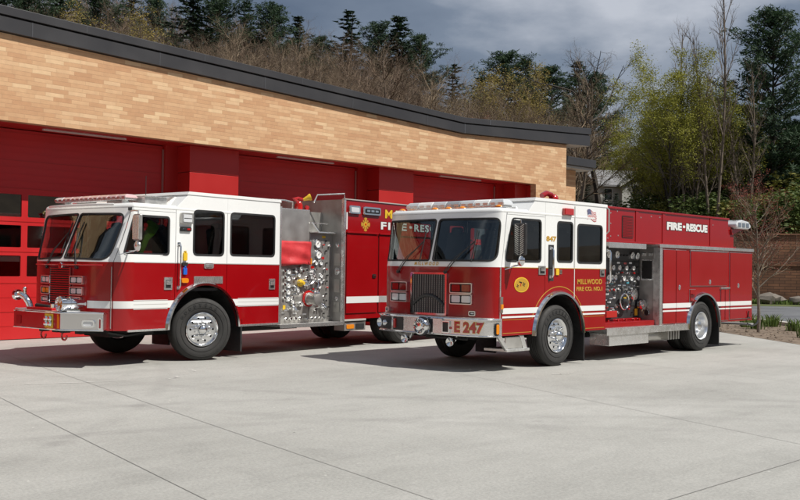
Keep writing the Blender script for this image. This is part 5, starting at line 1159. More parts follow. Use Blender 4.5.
    g = G(); g.box((-1.9, .85, .50), (8.4, 1.0, .78), 'chassis_black'); g.box((-1.9, 1.5, .50), (8.4, 1.65, .78), 'chassis_black'); g.cyl((0, .35, .53), (0, 2.15, .53), .08, 'chassis_black', 10); g.cyl((wb, .5, .53), (wb, 2.0, .53), .10, 'chassis_black', 10)
    g.box((-1.3, .9, .42), (.6, 1.6, 1.2), 'chassis_black'); g.tube([(-1.7, .4, .55), (-1.3, .45, .48), (-.9, .5, .52), (-.7, .5, .5)], .03, 'chassis_black', 6); g.box((1.2, .6, .42), (3.0, 1.8, .9), 'chassis_black'); g.build('chassis', T)
    # ---------------- pump module
    PY = .31; X1p = 3.72
    g = G(); g.box((1.90, PY, .56), (3.02, PY+.03, 2.79), 'stainless'); g.box((1.90, PY, 2.79), (3.02, 1.6, 2.81), 'polished_aluminium'); pp = g.build('pump_panel', T)
    g = G(); g.box((3.035, PY, .56), (X1p, PY+.03, 2.36), 'brushed_steel'); g.box((3.035, PY+.3, 2.36), (X1p, PY+.33, 2.80), 'stainless'); p2 = g.build('gauge_panel', T)
    g = G(); g.box((1.89, .02, .56), (1.93, PY+.2, 2.81), 'polished_aluminium'); g.build('corner_post', T)
    g = G(); g.box((3.03, PY-.02, 2.355), (X1p, PY+.3, 2.375), 'polished_aluminium'); g.tube([(3.05, PY-.03, 2.56), (3.20, PY-.10, 2.365), (X1p-.02, PY-.10, 2.365)], .018, 'polished_aluminium', 8); g.box((3.05, PY-.1, 2.355), (X1p-.02, PY-.02, 2.37), 'polished_aluminium'); g.box((3.05, PY+.02, 2.545), (3.60, PY+.05, 2.565), 'polished_aluminium'); g.build('folding_shelf', T)
    g = G(); g.box((1.88, -.02, .515), (X1p, PY+.3, .555), 'tread_plate'); g.box((1.88, -.026, .49), (X1p, -.0205, .558), 'polished_aluminium'); g.build('running_board', T, bevel=.004)
    # red vinyl cover
    nx, nz = 14, 10; vs = []; rnd = random.Random(5)
    for i in range(nx+1):
        for j in range(nz+1):
            u, v = i/nx, j/nz; sag = .02*sin(u*9+v*3)+.018*sin(v*11-u*5)
            vs.append((2.0+1.02*u+.012*sin(v*7), PY-.035-.05*v*(1-v*.3)-sag*(.3+v), 2.17-.47*v-.02*sin(u*pi*2)*v+.012*noise.noise(Vector((u*4, v*4, 1)))))
    g = G(); g.add(vs, [(i*(nz+1)+j, i*(nz+1)+j+1, (i+1)*(nz+1)+j+1, (i+1)*(nz+1)+j) for i in range(nx) for j in range(nz)], 'red_vinyl', True); cv = g.build('hose_cover', T, fix=False, angle=70)
    so = cv.modifiers.new('s', 'SOLIDIFY'); so.thickness = .012; so.offset = 0
    for X in (2.02, 2.98): g = G(); g.box((X-.015, PY-.10, 1.72), (X+.015, PY-.085, 1.84), 'amber_lens'); g.build('strap', cv)
    gm = gauge_mesh(.062).build('gauge'); bg_ = gauge_mesh(.095).build('gauge'); pl = pull_mesh().build('pull_handle'); kn = knob_mesh().build('knob'); kr = knob_mesh('red_lens').build('knob'); kc = knob_mesh('chrome', .028).build('knob')
    for X, Z in ((3.25, 2.14), (3.28, 1.92)): share(bg_, 'gauge', p2, (X, PY, Z))
    for Z in (1.57, 1.435, 1.30, 1.17, 1.04): share(gm, 'gauge', pp, (2.42, PY, Z)); share(kc, 'knob', pp, (2.30, PY, Z+.01))
    for X, Z in ((3.21, 1.75), (3.36, 1.75), (3.37, 1.49), (3.32, 1.27)): share(gm, 'gauge', p2, (X, PY, Z), scale=(.85, 1, .85))
    share(gm, 'gauge', pp, (2.72, PY, 1.50), scale=(.8, 1, .8))
    rnd = random.Random(11)
    for X, Z in ((2.55, 1.60), (2.66, 1.60), (2.82, 1.58), (2.94, 1.60), (2.60, 1.42), (2.92, 1.45), (2.88, 1.30), (2.56, 1.12), (2.6, 1.28)): share(kn if rnd.random() < .5 else kc, 'knob', pp, (X, PY, Z))
    for X, Z, k in ((3.52, 1.75, kn), (3.52, 1.62, kr), (3.55, 1.50, kn), (3.53, 1.38, kn), (3.55, 1.25, kr), (3.52, 1.12, kn), (3.52, .98, kn), (3.42, 2.12, kr), (3.5, 2.2, kn), (3.5, 2.0, kn), (3.60, 2.1, kc), (3.12, 1.35, kc), (3.12, 1.22, kr), (3.45, 1.38, kc), (3.6, .85, kn), (3.2, .80, kc), (3.45, .72, kn), (3.6, .66, kn), (3.14, 1.75, kc), (3.46, 1.62, kc)): share(k, 'knob', p2, (X, PY, Z))
    for k in range(4): share(kc, 'knob', pp, (2.36+.13*k, PY, .64)); 
    for k in range(5): share(kc, 'knob', pp if k < 1 else p2, (2.98+.12*k, PY, .63))
    for _ in range(38):
        X, Z = rnd.uniform(2.48, 3.42), rnd.uniform(.90, 1.66)
        if (X-3.0)**2+(Z-1.03)**2 < .045: continue
        share(rnd.choice((kc, kc, kc, kn, gm)), 'knob', pp if X < 3.03 else p2, (X, PY-.01, Z), (0, rnd.uniform(0, 3), 0), (.8, rnd.uniform(.8, 1.8), .8))
    for _ in range(9):
        X, Z = rnd.uniform(2.5, 3.3), rnd.uniform(.95, 1.55); a_ = rnd.uniform(0, 6.28); g = G(); g.tube([(X, PY, Z), (X, PY-.09, Z), (X+.10*cos(a_), PY-.11, Z+.10*sin(a_)), (X+.16*cos(a_), PY-.10, Z+.16*sin(a_))], .014, 'chrome', 8); g.build('valve_handle', pp if X < 3.03 else p2)
    for X, Z in ((2.5, .92), (2.62, .80), (2.3, .82), (2.5, 1.50), (2.85, 1.38)): share(pl, 'pull_handle', pp, (X, PY, Z), (0, 0, rnd.uniform(-.3, .3)))
    for X, Z in ((3.4, .85), (3.25, 1.12), (3.42, 1.0)): share(pl, 'pull_handle', p2, (X, PY, Z), (rnd.uniform(-.8, .8), 0, .2))
    g = G(); g.lathe([(.075, 0), (.075, -.03), (.05, -.04), (.04, -.10), (.03, -.12), (.0001, -.12)], (2.76, PY, 1.34), (0, 1, 0), 20, 'yellow_plastic'); g.cyl((2.78, PY-.03, 1.34), (2.86, PY-.14, 1.30), .035, 'chrome', 12); g.build('yellow_valve', pp)
    g = G(); g.lathe([(.165, 0), (.165, -.025), (.15, -.03), (.12, -.03)], (3.0, PY-.001, 1.03), (0, 1, 0), 28, 'red_lens'); g.lathe([(.125, 0), (.125, -.06), (.105, -.07), (.10, -.25), (.115, -.26), (.115, -.32), (.09, -.33), (.0001, -.33)], (3.0, PY, 1.03), (.10, 1, .06), 26, 'brushed_steel'); 
    for k in range(3): an = 2*pi*k/3+.5; g.cyl((2.97+.11*cos(an), PY-.28, 1.02+.11*sin(an)), (2.97+.15*cos(an), PY-.28, 1.02+.15*sin(an)), .014, 'chrome', 8)
    g.build('suction_intake', pp)
    for (X, Z, r) in ((3.38, .88, .055), (3.28, .95, .04), (2.52, .86, .045)):
        g = G(); g.tube([(X, PY, Z), (X, PY-.08, Z), (X+.02, PY-.13, Z-.05)], r*.6, 'chrome', 10); g.ball((X, PY-.06, Z), r, 'chrome', 12); g.tube([(X, PY-.07, Z), (X-.08, PY-.1, Z+.08)], .01, 'chrome', 6); g.build('drain_valve', pp)
    for X, Z, w_, h_, m_ in ((3.10, 1.55, .12, .09, 'white_label'), (3.10, 1.46, .12, .07, 'white_label'), (3.25, 1.15, .12, .06, 'white_label'), (3.12, 1.66, .1, .05, 'red_lens'), (3.45, 2.28, .1, .05, 'yellow_plastic'), (3.43, 1.85, .08, .05, 'red_lens'), (3.2, 1.02, .1, .04, 'white_label'), (2.32, .86, .07, .10, 'yellow_plastic'), (2.65, 1.2, .09, .04, 'white_label'), (2.9, .72, .1, .03, 'white_label')):
        g = G(); g.box((X-w_/2, PY-.005, Z-h_/2), (X+w_/2, PY-.0006, Z+h_/2), m_); g.build('label_plate', p2 if X > 3.03 else pp)
    for o in (gm, bg_, pl, kn, kr, kc): bpy.data.objects.remove(o)
    # hand rails and nozzle gun on top
    g = G(); g.tube([(1.95, PY, 2.95), (2.4, PY+.1, 2.97), (2.62, PY+.1, 2.95), (2.62, PY+.1, 2.82)], .016, 'polished_aluminium', 8); g.tube([(3.25, PY+.1, 2.98), (3.35, PY+.1, 3.14), (3.98-.2, .05, 3.18), (3.98-.2, .05, 3.05)], .016, 'polished_aluminium', 8); g.build('hand_rail', T)
    g = G(); g.cyl((2.95, .55, 2.81), (2.95, .55, 2.93), .08, 'red_lens', 14); g.ball((2.95, .55, 2.93), .07, 'red_lens', 12); g.tube([(2.95, .55, 2.95), (2.85, .6, 3.05), (2.92, .55, 3.05), (3.0, .48, 3.02)], .032, 'red_lens', 10); g.tube([(3.15, .55, 2.80), (3.2, .55, 2.90)], .05, 'red_lens', 8)
    g.lathe([(.03, 0), (.035, .04), (.045, .07), (.05, .10), (.07, .14), (.07, .17), (.055, .17)], (3.0, .48, 3.02), (.62, -.62, .35), 20, 'yellow_plastic'); g.lathe([(.055, .168), (.03, .12), (.0001, .12)], (3.0, .48, 3.02), (.62, -.62, .35), 20, 'chassis_black'); g.build('deck_gun', T)
    # ---------------- body
    Zt, Zb, XE_ = 3.06, .60, 8.6
    ar = (wb, .53, .72)
    g = G(); g.box((X1p, .03, .50), (X1p+.03, 2.47, Zt), 'brushed_steel'); bk = g.build('bulkhead', T)
    g = G()
    for (Y, Z, r) in ((.16, 1.58, .085), (.16, 2.12, .06), (.17, 1.02, .05)): g.lathe([(r, 0), (r*.9, .02), (r*.4, .03), (.0001, .03)], (X1p-.001, Y, Z), (-1, 0, 0), 16, 'chrome')
    g.build('drain_port', bk)
    for Z0_, Z1_ in ((1.70, 1.95), (1.15, 1.42), (.75, .95)): g = G(); g.box((X1p-.012, .09, Z0_), (X1p-.001, .25, Z1_), 'stainless'); g.build('access_plate', bk, bevel=.003)
    g = G(); g.box((X1p-.015, -.012, Zb-.08), (X1p+.045, -.0005, Zt+.01), 'polished_aluminium'); g.box((X1p-.018, -.012, Zb-.08), (X1p-.0005, .05, Zt+.01), 'polished_aluminium'); g.build('corner_guard', T)
    outl = section(X1p, XE_, Zb, [(XE_, Zt), (X1p, Zt)], ar)
    g = G(); g.panel(outl, [], NEAR(0), .025, 'red_paint'); bs = g.build('body_side', T)
    g = G(); g.panel(outl, [], lambda a_, b__, d: (a_, WD-d, b__), .025, 'red_paint'); g.build('body_side', T)
    g = G(); g.box((XE_-.02, .03, Zb), (XE_, 2.47, Zt), 'red_paint'); g.box((X1p+.03, .03, Zt-.3), (XE_-.03, 2.47, Zt-.26), 'tread_plate'); g.box((X1p+.04, .4, .62), (XE_-.03, 2.1, .66), 'chassis_black'); g.build('body_box', T)
    g = G(); g.box((X1p, -.02, Zt), (XE_, .05, Zt+.02), 'soffit_light_grey'); g.build('body_trim', T)
    arx = (ar[0], ar[1], ar[2]+.05)
    for x0, x1 in ((3.80, 4.80), (4.86, 6.75), (6.81, 7.6), (7.66, 8.5)):
        lo = .72; pl_ = section(x0, x1, lo if abs((x0+x1)/2-wb) > 1.2 else lo, [(x1, 2.36), (x0, 2.36)], arx)
        g = G(); g.panel(grow(pl_, .010), [], NEAR(-.003), .002, 'chassis_black'); g.panel(pl_, [], NEAR(-.022), .0185, 'red_paint'); d_ = g.build('compartment_door', T, bevel=.004)
        g = G(); g.prism(rr(x1-.17, 1.45, x1-.05, 1.53, .03), NEAR(-.04), .0175, 'chassis_black'); g.box((x1-.15, -.052, 1.475), (x1-.07, -.0405, 1.505), 'chrome'); g.build('latch', d_)
        g = G(); g.box((x0-.01, -.05, 2.375), (x1+.01, -.001, 2.405), 'red_paint'); g.build('drip_rail', T, bevel=.004)
    for x0, x1 in ((3.80, 4.80),): stripe(T, lambda a_, b__, d: (-a_, d-.0205, b__), x0, x1, .93, 1.065, arch=(ar[0], ar[1], .78))
    stripe(T, lambda a_, b__, d: (-a_, d-.0205, b__), 4.86, 5.10, .93, 1.065, arch=(ar[0], ar[1], .78)); g = G()
    g = G(); g.tube([(3.85, -.04, .70), (5.6, -.04, .70)], .010, 'chrome', 6); g.build('rub_rail', T) if False else None
    g = G(); g.box((3.74, -.01, .56), (4.46, .05, .60), 'soffit_light_grey'); g.build('sill_strip', T)
    g = G(); g.box((3.80, .02, .36), (4.48, .30, .54), 'brushed_steel'); ul = g.build('lower_bracket', T, bevel=.006)
    g = G(); g.prism(rr(3.86, .40, 4.10, .49, .03), NEAR(-.012+.02), .02, 'amber_lens'); g.build('marker_light', ul); g = G(); g.box((4.16, .005, .39), (4.42, .019, .50), 'black_panel'); g.build('connector', ul)
    # warning lights on the upper body
    for x0, x1, in ((3.84, 4.20), (4.30, 4.88)):
        g = G(); g.prism(rr(x0, 2.77, x1, 2.95, .05), NEAR(-.045), .044, 'chrome'); wl = g.build('warning_light', T, bevel=.012)
        g = G(); g.prism(rr(x0+.05, 2.81, x1-.05, 2.91, .03), NEAR(-.055), .0095, 'clear_lens' if x0 < 4 else 'chassis_black'); g.build('lens', wl, bevel=.003)
        if x0 > 4:
            for k in range(3): g = G(); g.box((x0+.09+.14*k, -.062, 2.84), (x0+.19+.14*k, -.0555, 2.88), 'chrome'); g.build('reflector', wl)
    g = G(); g.box((3.78, -.012, 2.45), (3.815, -.001, 2.80), 'stripe_white'); g.build('reflector_strip', T)
    mc = G(); cx, cz = 4.41, 2.575
    for k in range(8):
        an = k*pi/4; r0, r1, wd0, wd1 = (.03, .135, .016, .05) if k % 2 == 0 else (.03, .11, .010, .020)
        u = Vector((cos(an), sin(an))); v_ = Vector((-sin(an), cos(an))); P = [u*r0-v_*wd0, u*r1-v_*wd1, u*(r1+.012), u*r1+v_*wd1, u*r0+v_*wd0]
        mc.prism([(cx+p.x, cz+p.y) for p in P], NEAR(-.0045), .003, 'gold')
    mc.prism(circ(cx, cz, .045, 20), NEAR(-.0065), .0045, 'yellow_plastic'); mc.prism(circ(cx, cz, .028, 16), NEAR(-.0075), .002, 'red_lens'); mc.build('maltese_cross', T)
    side_text(T, 'lettering', 'MILLWOOD', 5.07, 2.745, .255, 'yellow_plastic', -.001, bold=.006, w=2.55, spacing=1.45, outline='chassis_black', ow=.006)
    side_text(T, 'lettering', 'FIRE', 4.93, 2.50, .215, 'stripe_white', -.001, bold=.007, w=.92, spacing=1.2, outline='chassis_black', ow=.007)
    g = G(); g.prism([(5.95, 2.555), (6.05, 2.555), (6.05, 2.605), (5.95, 2.605)], NEAR(-.005), .004, 'stripe_white'); g.build('dash_mark', T)
    side_text(T, 'lettering', 'RESCUE', 6.13, 2.50, .215, 'stripe_white', -.001, bold=.007, w=1.28, spacing=1.2, outline='chassis_black', ow=.007)
    g = G(); g.box((wb+.85, .02, .12), (wb+.88, .62, .64), 'black_rubber'); g.build('mud_flap', T)
    arch_trim(T, wb, .53, .72, 'polished_aluminium', .05, .05, 0, 180)
build_A(TA)
# high visibility jacket hanging behind the side window of the left engine
vs = []; nx, nz = 8, 14; P_ = [(.02, 0), (.10, -.02), (.12, -.16), (.02, -.30), (-.06, -.46), (-.12, -.60)]
g = G()
for i in range(len(P_)-1):
    pass
path = [((-1.02+.0), 2.40), (-.95, 2.33), (-1.0, 2.22), (-1.10, 2.10), (-1.16, 1.98), (-1.22, 1.84)]; wd = [.06, .12, .11, .06, .05, .03]
for k, ((x, z), w_) in enumerate(zip(path, wd)):
    for j in range(7): t_ = 2*pi*j/7; vs.append((x+w_*cos(t_)*(1+.2*sin(k*2+j)), .22+.05*sin(t_)+.02*k*0, z+w_*.35*sin(t_*2)))
g.add(vs, [(k*7+j, k*7+(j+1) % 7, (k+1)*7+(j+1) % 7, (k+1)*7+j) for k in range(5) for j in range(7)]+[tuple(range(7)), tuple(35+j for j in range(7))], 'hi_vis_green', True)
o = g.build('safety_jacket', fix=True, angle=60); o.location = (10.07, 14.386, .007); o.rotation_euler = (0, 0, radians(6.4)); tag(o, 'bright green safety jacket hanging behind the side window of the rear engine', 'jacket')

# ------------------------------------------------------------------ trees
def perp(d):
    a = d.cross(Vector((0, 0, 1)) if abs(d.z) < .95 else Vector((1, 0, 0))).normalized(); return a, d.cross(a).normalized()
class Tree:
    def __init__(s, seed): s.r = random.Random(seed); s.T = [[], []]; s.C = [[], []]; s.tips = []
    def seg(s, which, p0, p1, r0, r1, n):
        V, F = which; d = (p1-p0); L_ = d.length
        if L_ < 1e-5: return
        d /= L_; a, b_ = perp(d); o = len(V)
        for p, r in ((p0, r0), (p1, r1)):
            for k in range(n): t = 2*pi*k/n; V.append(p+a*(r*cos(t))+b_*(r*sin(t)))
        for k in range(n): F.append((o+k, o+(k+1) % n, o+n+(k+1) % n, o+n+k))
    def grow(s, p, d, L_, r, lev, P):
        """one branch and its children; P: per level settings"""
        q = P[lev]; n = q['seg']; last = lev == len(P)-1; kids = []
        which = s.T if lev <= s.tlev else s.C; sides = q.get('sides', 3)
        for i in range(n):
            f0, f1 = i/n, (i+1)/n
            d = (d+Vector((s.r.gauss(0, q['wig']), s.r.gauss(0, q['wig']), s.r.gauss(0, q['wig'])+q.get('up', 0)))).normalized()
            p1 = p+d*(L_/n); r0, r1 = r*(1-f0*q.get('tap', .75)), r*(1-f1*q.get('tap', .75)); s.seg(which, p, p1, r0, r1, sides)
            kids.append((p, p1, d.copy(), r0, r1, f0, f1)); p = p1
        if last: s.tips.append((p, d.copy())); return
        if not last:
            m = q['kids']; st = q.get('start', .2); az = s.r.uniform(0, 6.28)
            for k in range(m):
                f = st+(1-st)*(k+s.r.random()*.8)/m; f = min(.999, f); i = min(n-1, int(f*n)); a, b_, dd, r0, r1, f0, f1 = kids[i]; w = (f-f0)/(f1-f0); pp = a.lerp(b_, w); rr_ = r0+(r1-r0)*w
                az += 2.4+s.r.uniform(-.5, .5); ang = q['ang']*s.r.uniform(.7, 1.25); u, v = perp(dd); nd = (dd*cos(ang)+(u*cos(az)+v*sin(az))*sin(ang)).normalized()
                ln = L_*q['len']*(1-q.get('fall', .5)*f)*s.r.uniform(.7, 1.2)
                s.grow(pp, nd, ln, min(rr_*.75, q.get('rk', .55)*r), lev+1, P)
            s.tips.append((p, d.copy()))
    def mesh(s, tm, cm, extra=None):
        out = []
        for (V, F), m in ((s.T, tm), (s.C, cm)):
            g = G(); g.add(V, F, m, False)
            out.append(g)
        return out
def bare_tree(seed, H, tm, cm, kind='wood'):
    t = Tree(seed); t.tlev = 1
    if kind == 'wood':
        P = [dict(seg=8, wig=.05, up=.05, kids=15, start=.22, ang=.75, len=.46, fall=.45, rk=.42, sides=5), dict(seg=5, wig=.11, up=.10, kids=8, start=.15, ang=.65, len=.50, fall=.4, rk=.5, sides=3), dict(seg=3, wig=.14, up=.08, kids=6, start=.1, ang=.6, len=.55, fall=.3, rk=.6), dict(seg=2, wig=.18, up=.05, kids=4, start=.15, ang=.6, len=.6, fall=.2, rk=.75), dict(seg=2, wig=.2, tap=.5)]
        t.grow(Vector((0, 0, -.3)), Vector((0, 0, 1)), H, H*.013, 0, P)
    elif kind == 'multi':
        P = [dict(seg=6, wig=.06, up=.06, kids=9, start=.3, ang=.55, len=.48, fall=.4, rk=.45, sides=5), dict(seg=4, wig=.12, up=.12, kids=7, start=.15, ang=.6, len=.55, fall=.4, rk=.5), dict(seg=3, wig=.15, up=.08, kids=6, start=.1, ang=.6, len=.55, fall=.3, rk=.6), dict(seg=2, wig=.18, up=.05, kids=4, ang=.6, len=.6, fall=.2, rk=.8), dict(seg=2, wig=.2, tap=.5)]
        for k in range(4): a = k*1.6+t.r.random(); t.grow(Vector((.15*cos(a), .15*sin(a), -.3)), Vector((.25*cos(a), .25*sin(a), 1)).normalized(), H*t.r.uniform(.8, 1), H*.009, 0, P)
    elif kind == 'dead':
        P = [dict(seg=9, wig=.09, up=.03, kids=5, start=.40, ang=.75, len=.55, fall=.3, rk=.6, sides=6), dict(seg=7, wig=.20, up=.05, kids=6, start=.3, ang=.75, len=.45, fall=.3, rk=.55, sides=4), dict(seg=4, wig=.26, up=.03, kids=5, start=.2, ang=.7, len=.45, fall=.3, rk=.6), dict(seg=3, wig=.25, up=0, kids=3, start=.2, ang=.7, len=.5, rk=.7), dict(seg=2, wig=.25, tap=.5)]
        t.grow(Vector((0, 0, -.3)), Vector((.02, .0, 1)), H*.98, H*.022, 0, P)
    elif kind == 'tall':
        P = [dict(seg=10, wig=.025, up=.06, kids=22, start=.22, ang=.50, len=.26, fall=.5, rk=.35, sides=5), dict(seg=4, wig=.09, up=.12, kids=6, start=.15, ang=.5, len=.45, fall=.4, rk=.5), dict(seg=3, wig=.14, up=.1, kids=5, start=.1, ang=.55, len=.5, fall=.3, rk=.6), dict(seg=2, wig=.18, up=.05, kids=2, ang=.6, len=.5, rk=.8), dict(seg=2, wig=.2, tap=.5)]
        for k in range(2): a = k*2.6; t.grow(Vector((.3*cos(a), .3*sin(a), -.3)), Vector((.10*cos(a), .10*sin(a), 1)).normalized(), H*(1-.2*k), H*.0085, 0, P)
    elif kind == 'young':
        P = [dict(seg=10, wig=.03, up=.05, kids=26, start=.28, ang=.78, len=.50, fall=.55, rk=.40, sides=8, tap=.8), dict(seg=5, wig=.08, up=.08, kids=8, start=.2, ang=.6, len=.5, fall=.4, rk=.55, sides=4), dict(seg=4, wig=.12, up=.05, kids=6, start=.2, ang=.5, len=.5, rk=.6), dict(seg=2, wig=.14, up=.03, tap=.6)]
        t.grow(Vector((0, 0, -.05)), Vector((0, 0, 1)), H*.97, .062, 0, P)
    return t
def leaves(t, m, per, size, spread, seed=1, frac=1.0, g=None):
    r = random.Random(seed); g = g or G(); V = []; F = []
    for p, d in t.tips:
        if r.random() > frac: continue
        for k in range(per):
            c = p+Vector((r.gauss(0, spread), r.gauss(0, spread), r.gauss(0, spread*.8))); u = Vector((r.gauss(0, 1), r.gauss(0, 1), r.gauss(0, .7))).normalized(); a, b_ = perp(u); s_ = size*r.uniform(.6, 1.3); o = len(V)
            V += [c-a*s_, c-b_*s_*.6, c+a*s_, c+b_*s_*.6]; F.append((o, o+1, o+2, o+3))
    g.add(V, F, m); return g
def make_tree(name, t, tm, cm, leaf=None):
    root = empty(name); a, b_ = t.mesh(tm, cm)
    if leaf:
        for (m, per, size, spread, frac, sd) in leaf: leaves(t, m, per, size, spread, sd, frac, b_)
    a.build('trunk', root, fix=False); b_.build('crown', root, fix=False); return root
def conifer(seed, H, pine=False):
    r = random.Random(seed); T_ = G(); C_ = G(); tr = Tree(seed); tr.tlev = 9; R0 = H*.012
    n = 14; p = Vector((0, 0, -.3)); lean = Vector((r.gauss(0, .01), r.gauss(0, .01), 0))
    for i in range(n): p1 = p+Vector((lean.x, lean.y, 1))*(H/n); tr.seg(tr.T, p, p1, R0*(1-i/n*.95)+.01, R0*(1-(i+1)/n*.95)+.01, 6); p = p1
    V = []; F = []
    def shard(c, d, s_, w_):
        a, b_ = perp(d); th = r.uniform(0, pi); u = a*cos(th)+b_*sin(th); o = len(V)
        V.extend([c-d*s_*.35-u*w_*.5, c+u*w_*-.25+d*s_*.3, c+d*s_*.75, c+u*w_*.5+d*s_*.1, c-d*s_*.2+u*w_*.4]); F.append((o, o+1, o+2, o+3, o+4))
    if not pine:
        z = H*r.uniform(.10, .16); az = 0
        while z < H*.985:
            f = z/H; Lb = H*.235*(1-f)**.8*r.uniform(.65, 1.25)+.15
            for k in range(r.choice((4, 5, 5, 6))):
                az += 2*pi/5+r.uniform(-.35, .35); L_ = Lb*r.uniform(.55, 1.2)
                if r.random() < .14: continue
                d0 = Vector((cos(az), sin(az), .15-.35*(1-f)+r.gauss(0, .08))).normalized(); p0 = Vector((0, 0, z)); m = max(3, int(L_/.34)); pts = []
                for i in range(m+1): q = i/m; pts.append(p0+d0*(L_*q)+Vector((0, 0, -.10*L_*q*(1-q)*2+.13*L_*q*q)))
                tr.seg(tr.T, pts[0], pts[-1], .035, .01, 3)
                for i in range(m):
                    q = (i+.5)/m; wdt = (.26+.5*(1-q)*(L_/3.5))*1.0; c = pts[i].lerp(pts[i+1], .5); dd = (pts[i+1]-pts[i]).normalized()
                    for sgn in (-1, 1):
                        sd = Vector((-dd.y, dd.x, 0))*sgn
                        for _ in range(3): shard(c+Vector((r.gauss(0, .08), r.gauss(0, .08), r.gauss(0, .08))), (dd*.7+sd*r.uniform(.3, 1.1)+Vector((0, 0, r.uniform(-.5, .1)))).normalized(), wdt*r.uniform(.7, 1.2), .16*r.uniform(.7, 1.5))
                    shard(c, (dd+Vector((0, 0, -.4))).normalized(), wdt, .2)
                shard(pts[-1], d0, .35, .14)
            z += H*.022*r.uniform(.8, 1.3)+.08
        for k in range(10): shard(Vector((0, 0, H*(.94+.006*k))), Vector((r.gauss(0, .4), r.gauss(0, .4), 1)).normalized(), .3, .1)
    else:
        z = H*.20; az = 0
        while z < H*.99:
            f = z/H; prof = sin(min(1, (f-.1)/.55)*pi/2)*(1-max(0, f-.55)/.47)**.7; Lb = H*.30*max(.08, prof)
            for k in range(r.choice((3, 4, 5))):
                az += 2*pi/4+r.uniform(-.5, .5); L_ = Lb*r.uniform(.45, 1.25); d0 = Vector((cos(az), sin(az), .18+.5*f+r.gauss(0, .1))).normalized(); p0 = Vector((0, 0, z)); m = max(3, int(L_/.4)); pts = [p0+d0*(L_*i/m)+Vector((0, 0, .10*L_*(i/m)**2)) for i in range(m+1)]
                for i in range(m): tr.seg(tr.T, pts[i], pts[i+1], .06*(1-i/m)+.012, .06*(1-(i+1)/m)+.012, 4)
                for i in range(m):
                    q = (i+1)/m
                    if q < .28: continue
                    for _ in range(3):
                        sd = Vector((r.gauss(0, 1), r.gauss(0, 1), r.gauss(.15, .3))).normalized()*r.uniform(.1, .55)*(.5+.4*L_/3); cc = pts[i+1]+sd
                        if r.random() < .5: tr.seg(tr.T, pts[i+1], cc, .012, .006, 3)
                        for __ in range(13): shard(cc+Vector((r.gauss(0, .20), r.gauss(0, .20), r.gauss(0, .075))), Vector((r.gauss(0, 1), r.gauss(0, 1), r.uniform(.1, 1.2))).normalized(), .30*r.uniform(.7, 1.3), .075)
            z += H*.030*r.uniform(.7, 1.4)
    T_.add(tr.T[0], tr.T[1], 'bark_dark'); C_.add(V, F, 'pine_needles' if pine else 'spruce_needles')
    root = empty('white_pine' if pine else 'spruce_tree'); T_.build('trunk', root, fix=False); C_.build('crown', root, fix=False); return root
used = set(); HT = {}
def put(proto, x, y, h=None, H0=None, rz=None, wide=1.0, label=None, cat='tree', group=None, z=None):
    o = proto if proto.name not in used else copy_tree(proto)
    used.add(proto.name); zz = terrain(x, y) if z is None else z
    if proto.name not in HT: HT[proto.name] = max(v.co.z for c in bpy.data.objects if c.parent == proto for v in c.data.vertices)
    s_ = h/HT[proto.name]
    o.location = (x, y, zz-.1); o.rotation_euler = (0, 0, rz if rz is not None else (x*7.3+y*3.1) % 6.28); o.scale = (s_*wide, s_*wide, s_); tag(o, label, cat, group); return o
protos = []
rt = [('wood', 12.5, 'twig_tan', 'twig_tan', 1), ('multi', 11.5, 'twig_brown', 'twig_brown', 2), ('wood', 12, 'twig_brown', 'twig_brown', 3), ('multi', 12, 'twig_tan', 'twig_tan', 4), ('wood', 13, 'bark_brown', 'twig_tan', 5), ('multi', 11, 'bark_brown', 'twig_brown', 6)]
for k, H, tm, cm, sd in rt: protos.append((make_tree('bare_tree', bare_tree(sd, H, tm, cm, k), tm, cm), H))
spr = [(conifer(21, 20), 20), (conifer(23, 15, True), 15), (conifer(22, 20), 20), (conifer(27, 15, True), 15)]
# conifers on the ridge
CON = [(47.7, 107.9, 18.6), (52.0, 110.4, 17.8), (57.0, 112.4, 16.5), (60.1, 108.5, 17.0), (66.5, 111.7, 15.8), (67.8, 108.6, 16.0), (68.5, 100.9, 19.3), (73.3, 102.5, 17.9), (77.3, 102.0, 17.2), (81.0, 101.6, 17.5), (85.6, 101.8, 16.3), (91.3, 103.4, 14.1), (87.3, 93.6, 18.7), (94.4, 95.1, 18.4), (93.5, 90.4, 20.0), (98.3, 91.1, 18.8), (106.0, 91.4, 15.9), (93.3, 72.2, 17.9), (99.5, 74.0, 18.2), (98.0, 69.3, 18.0), (101.5, 67.7, 19.2), (107.6, 69.3, 18.3), (108.4, 88.6, 15.1)]
for i, (x, y, h) in enumerate(CON):
    p, H0 = spr[i % 4]; put(p, x, y, h, H0, wide=(1.65 if i % 2 == 0 else .95)+.4*((i*7) % 5)/5, label='dark green conifer standing up above the bare trees on the hillside ridge', cat='conifer', group='dark conifers along the ridge')
for i, (x, y, h) in enumerate([(77.1, 50.3, 4.6), (66.7, 40.8, 3.6), (69.2, 40.1, 3.4), (71.2, 44.6, 3.8), (81.5, 48.0, 3.6)]):
    p, H0 = spr[2*(i % 2)]; put(p, x, y, h, H0, wide=1.5, label='small dark green spruce in front of the grey roofed house', cat='conifer', group='small spruces by the house')
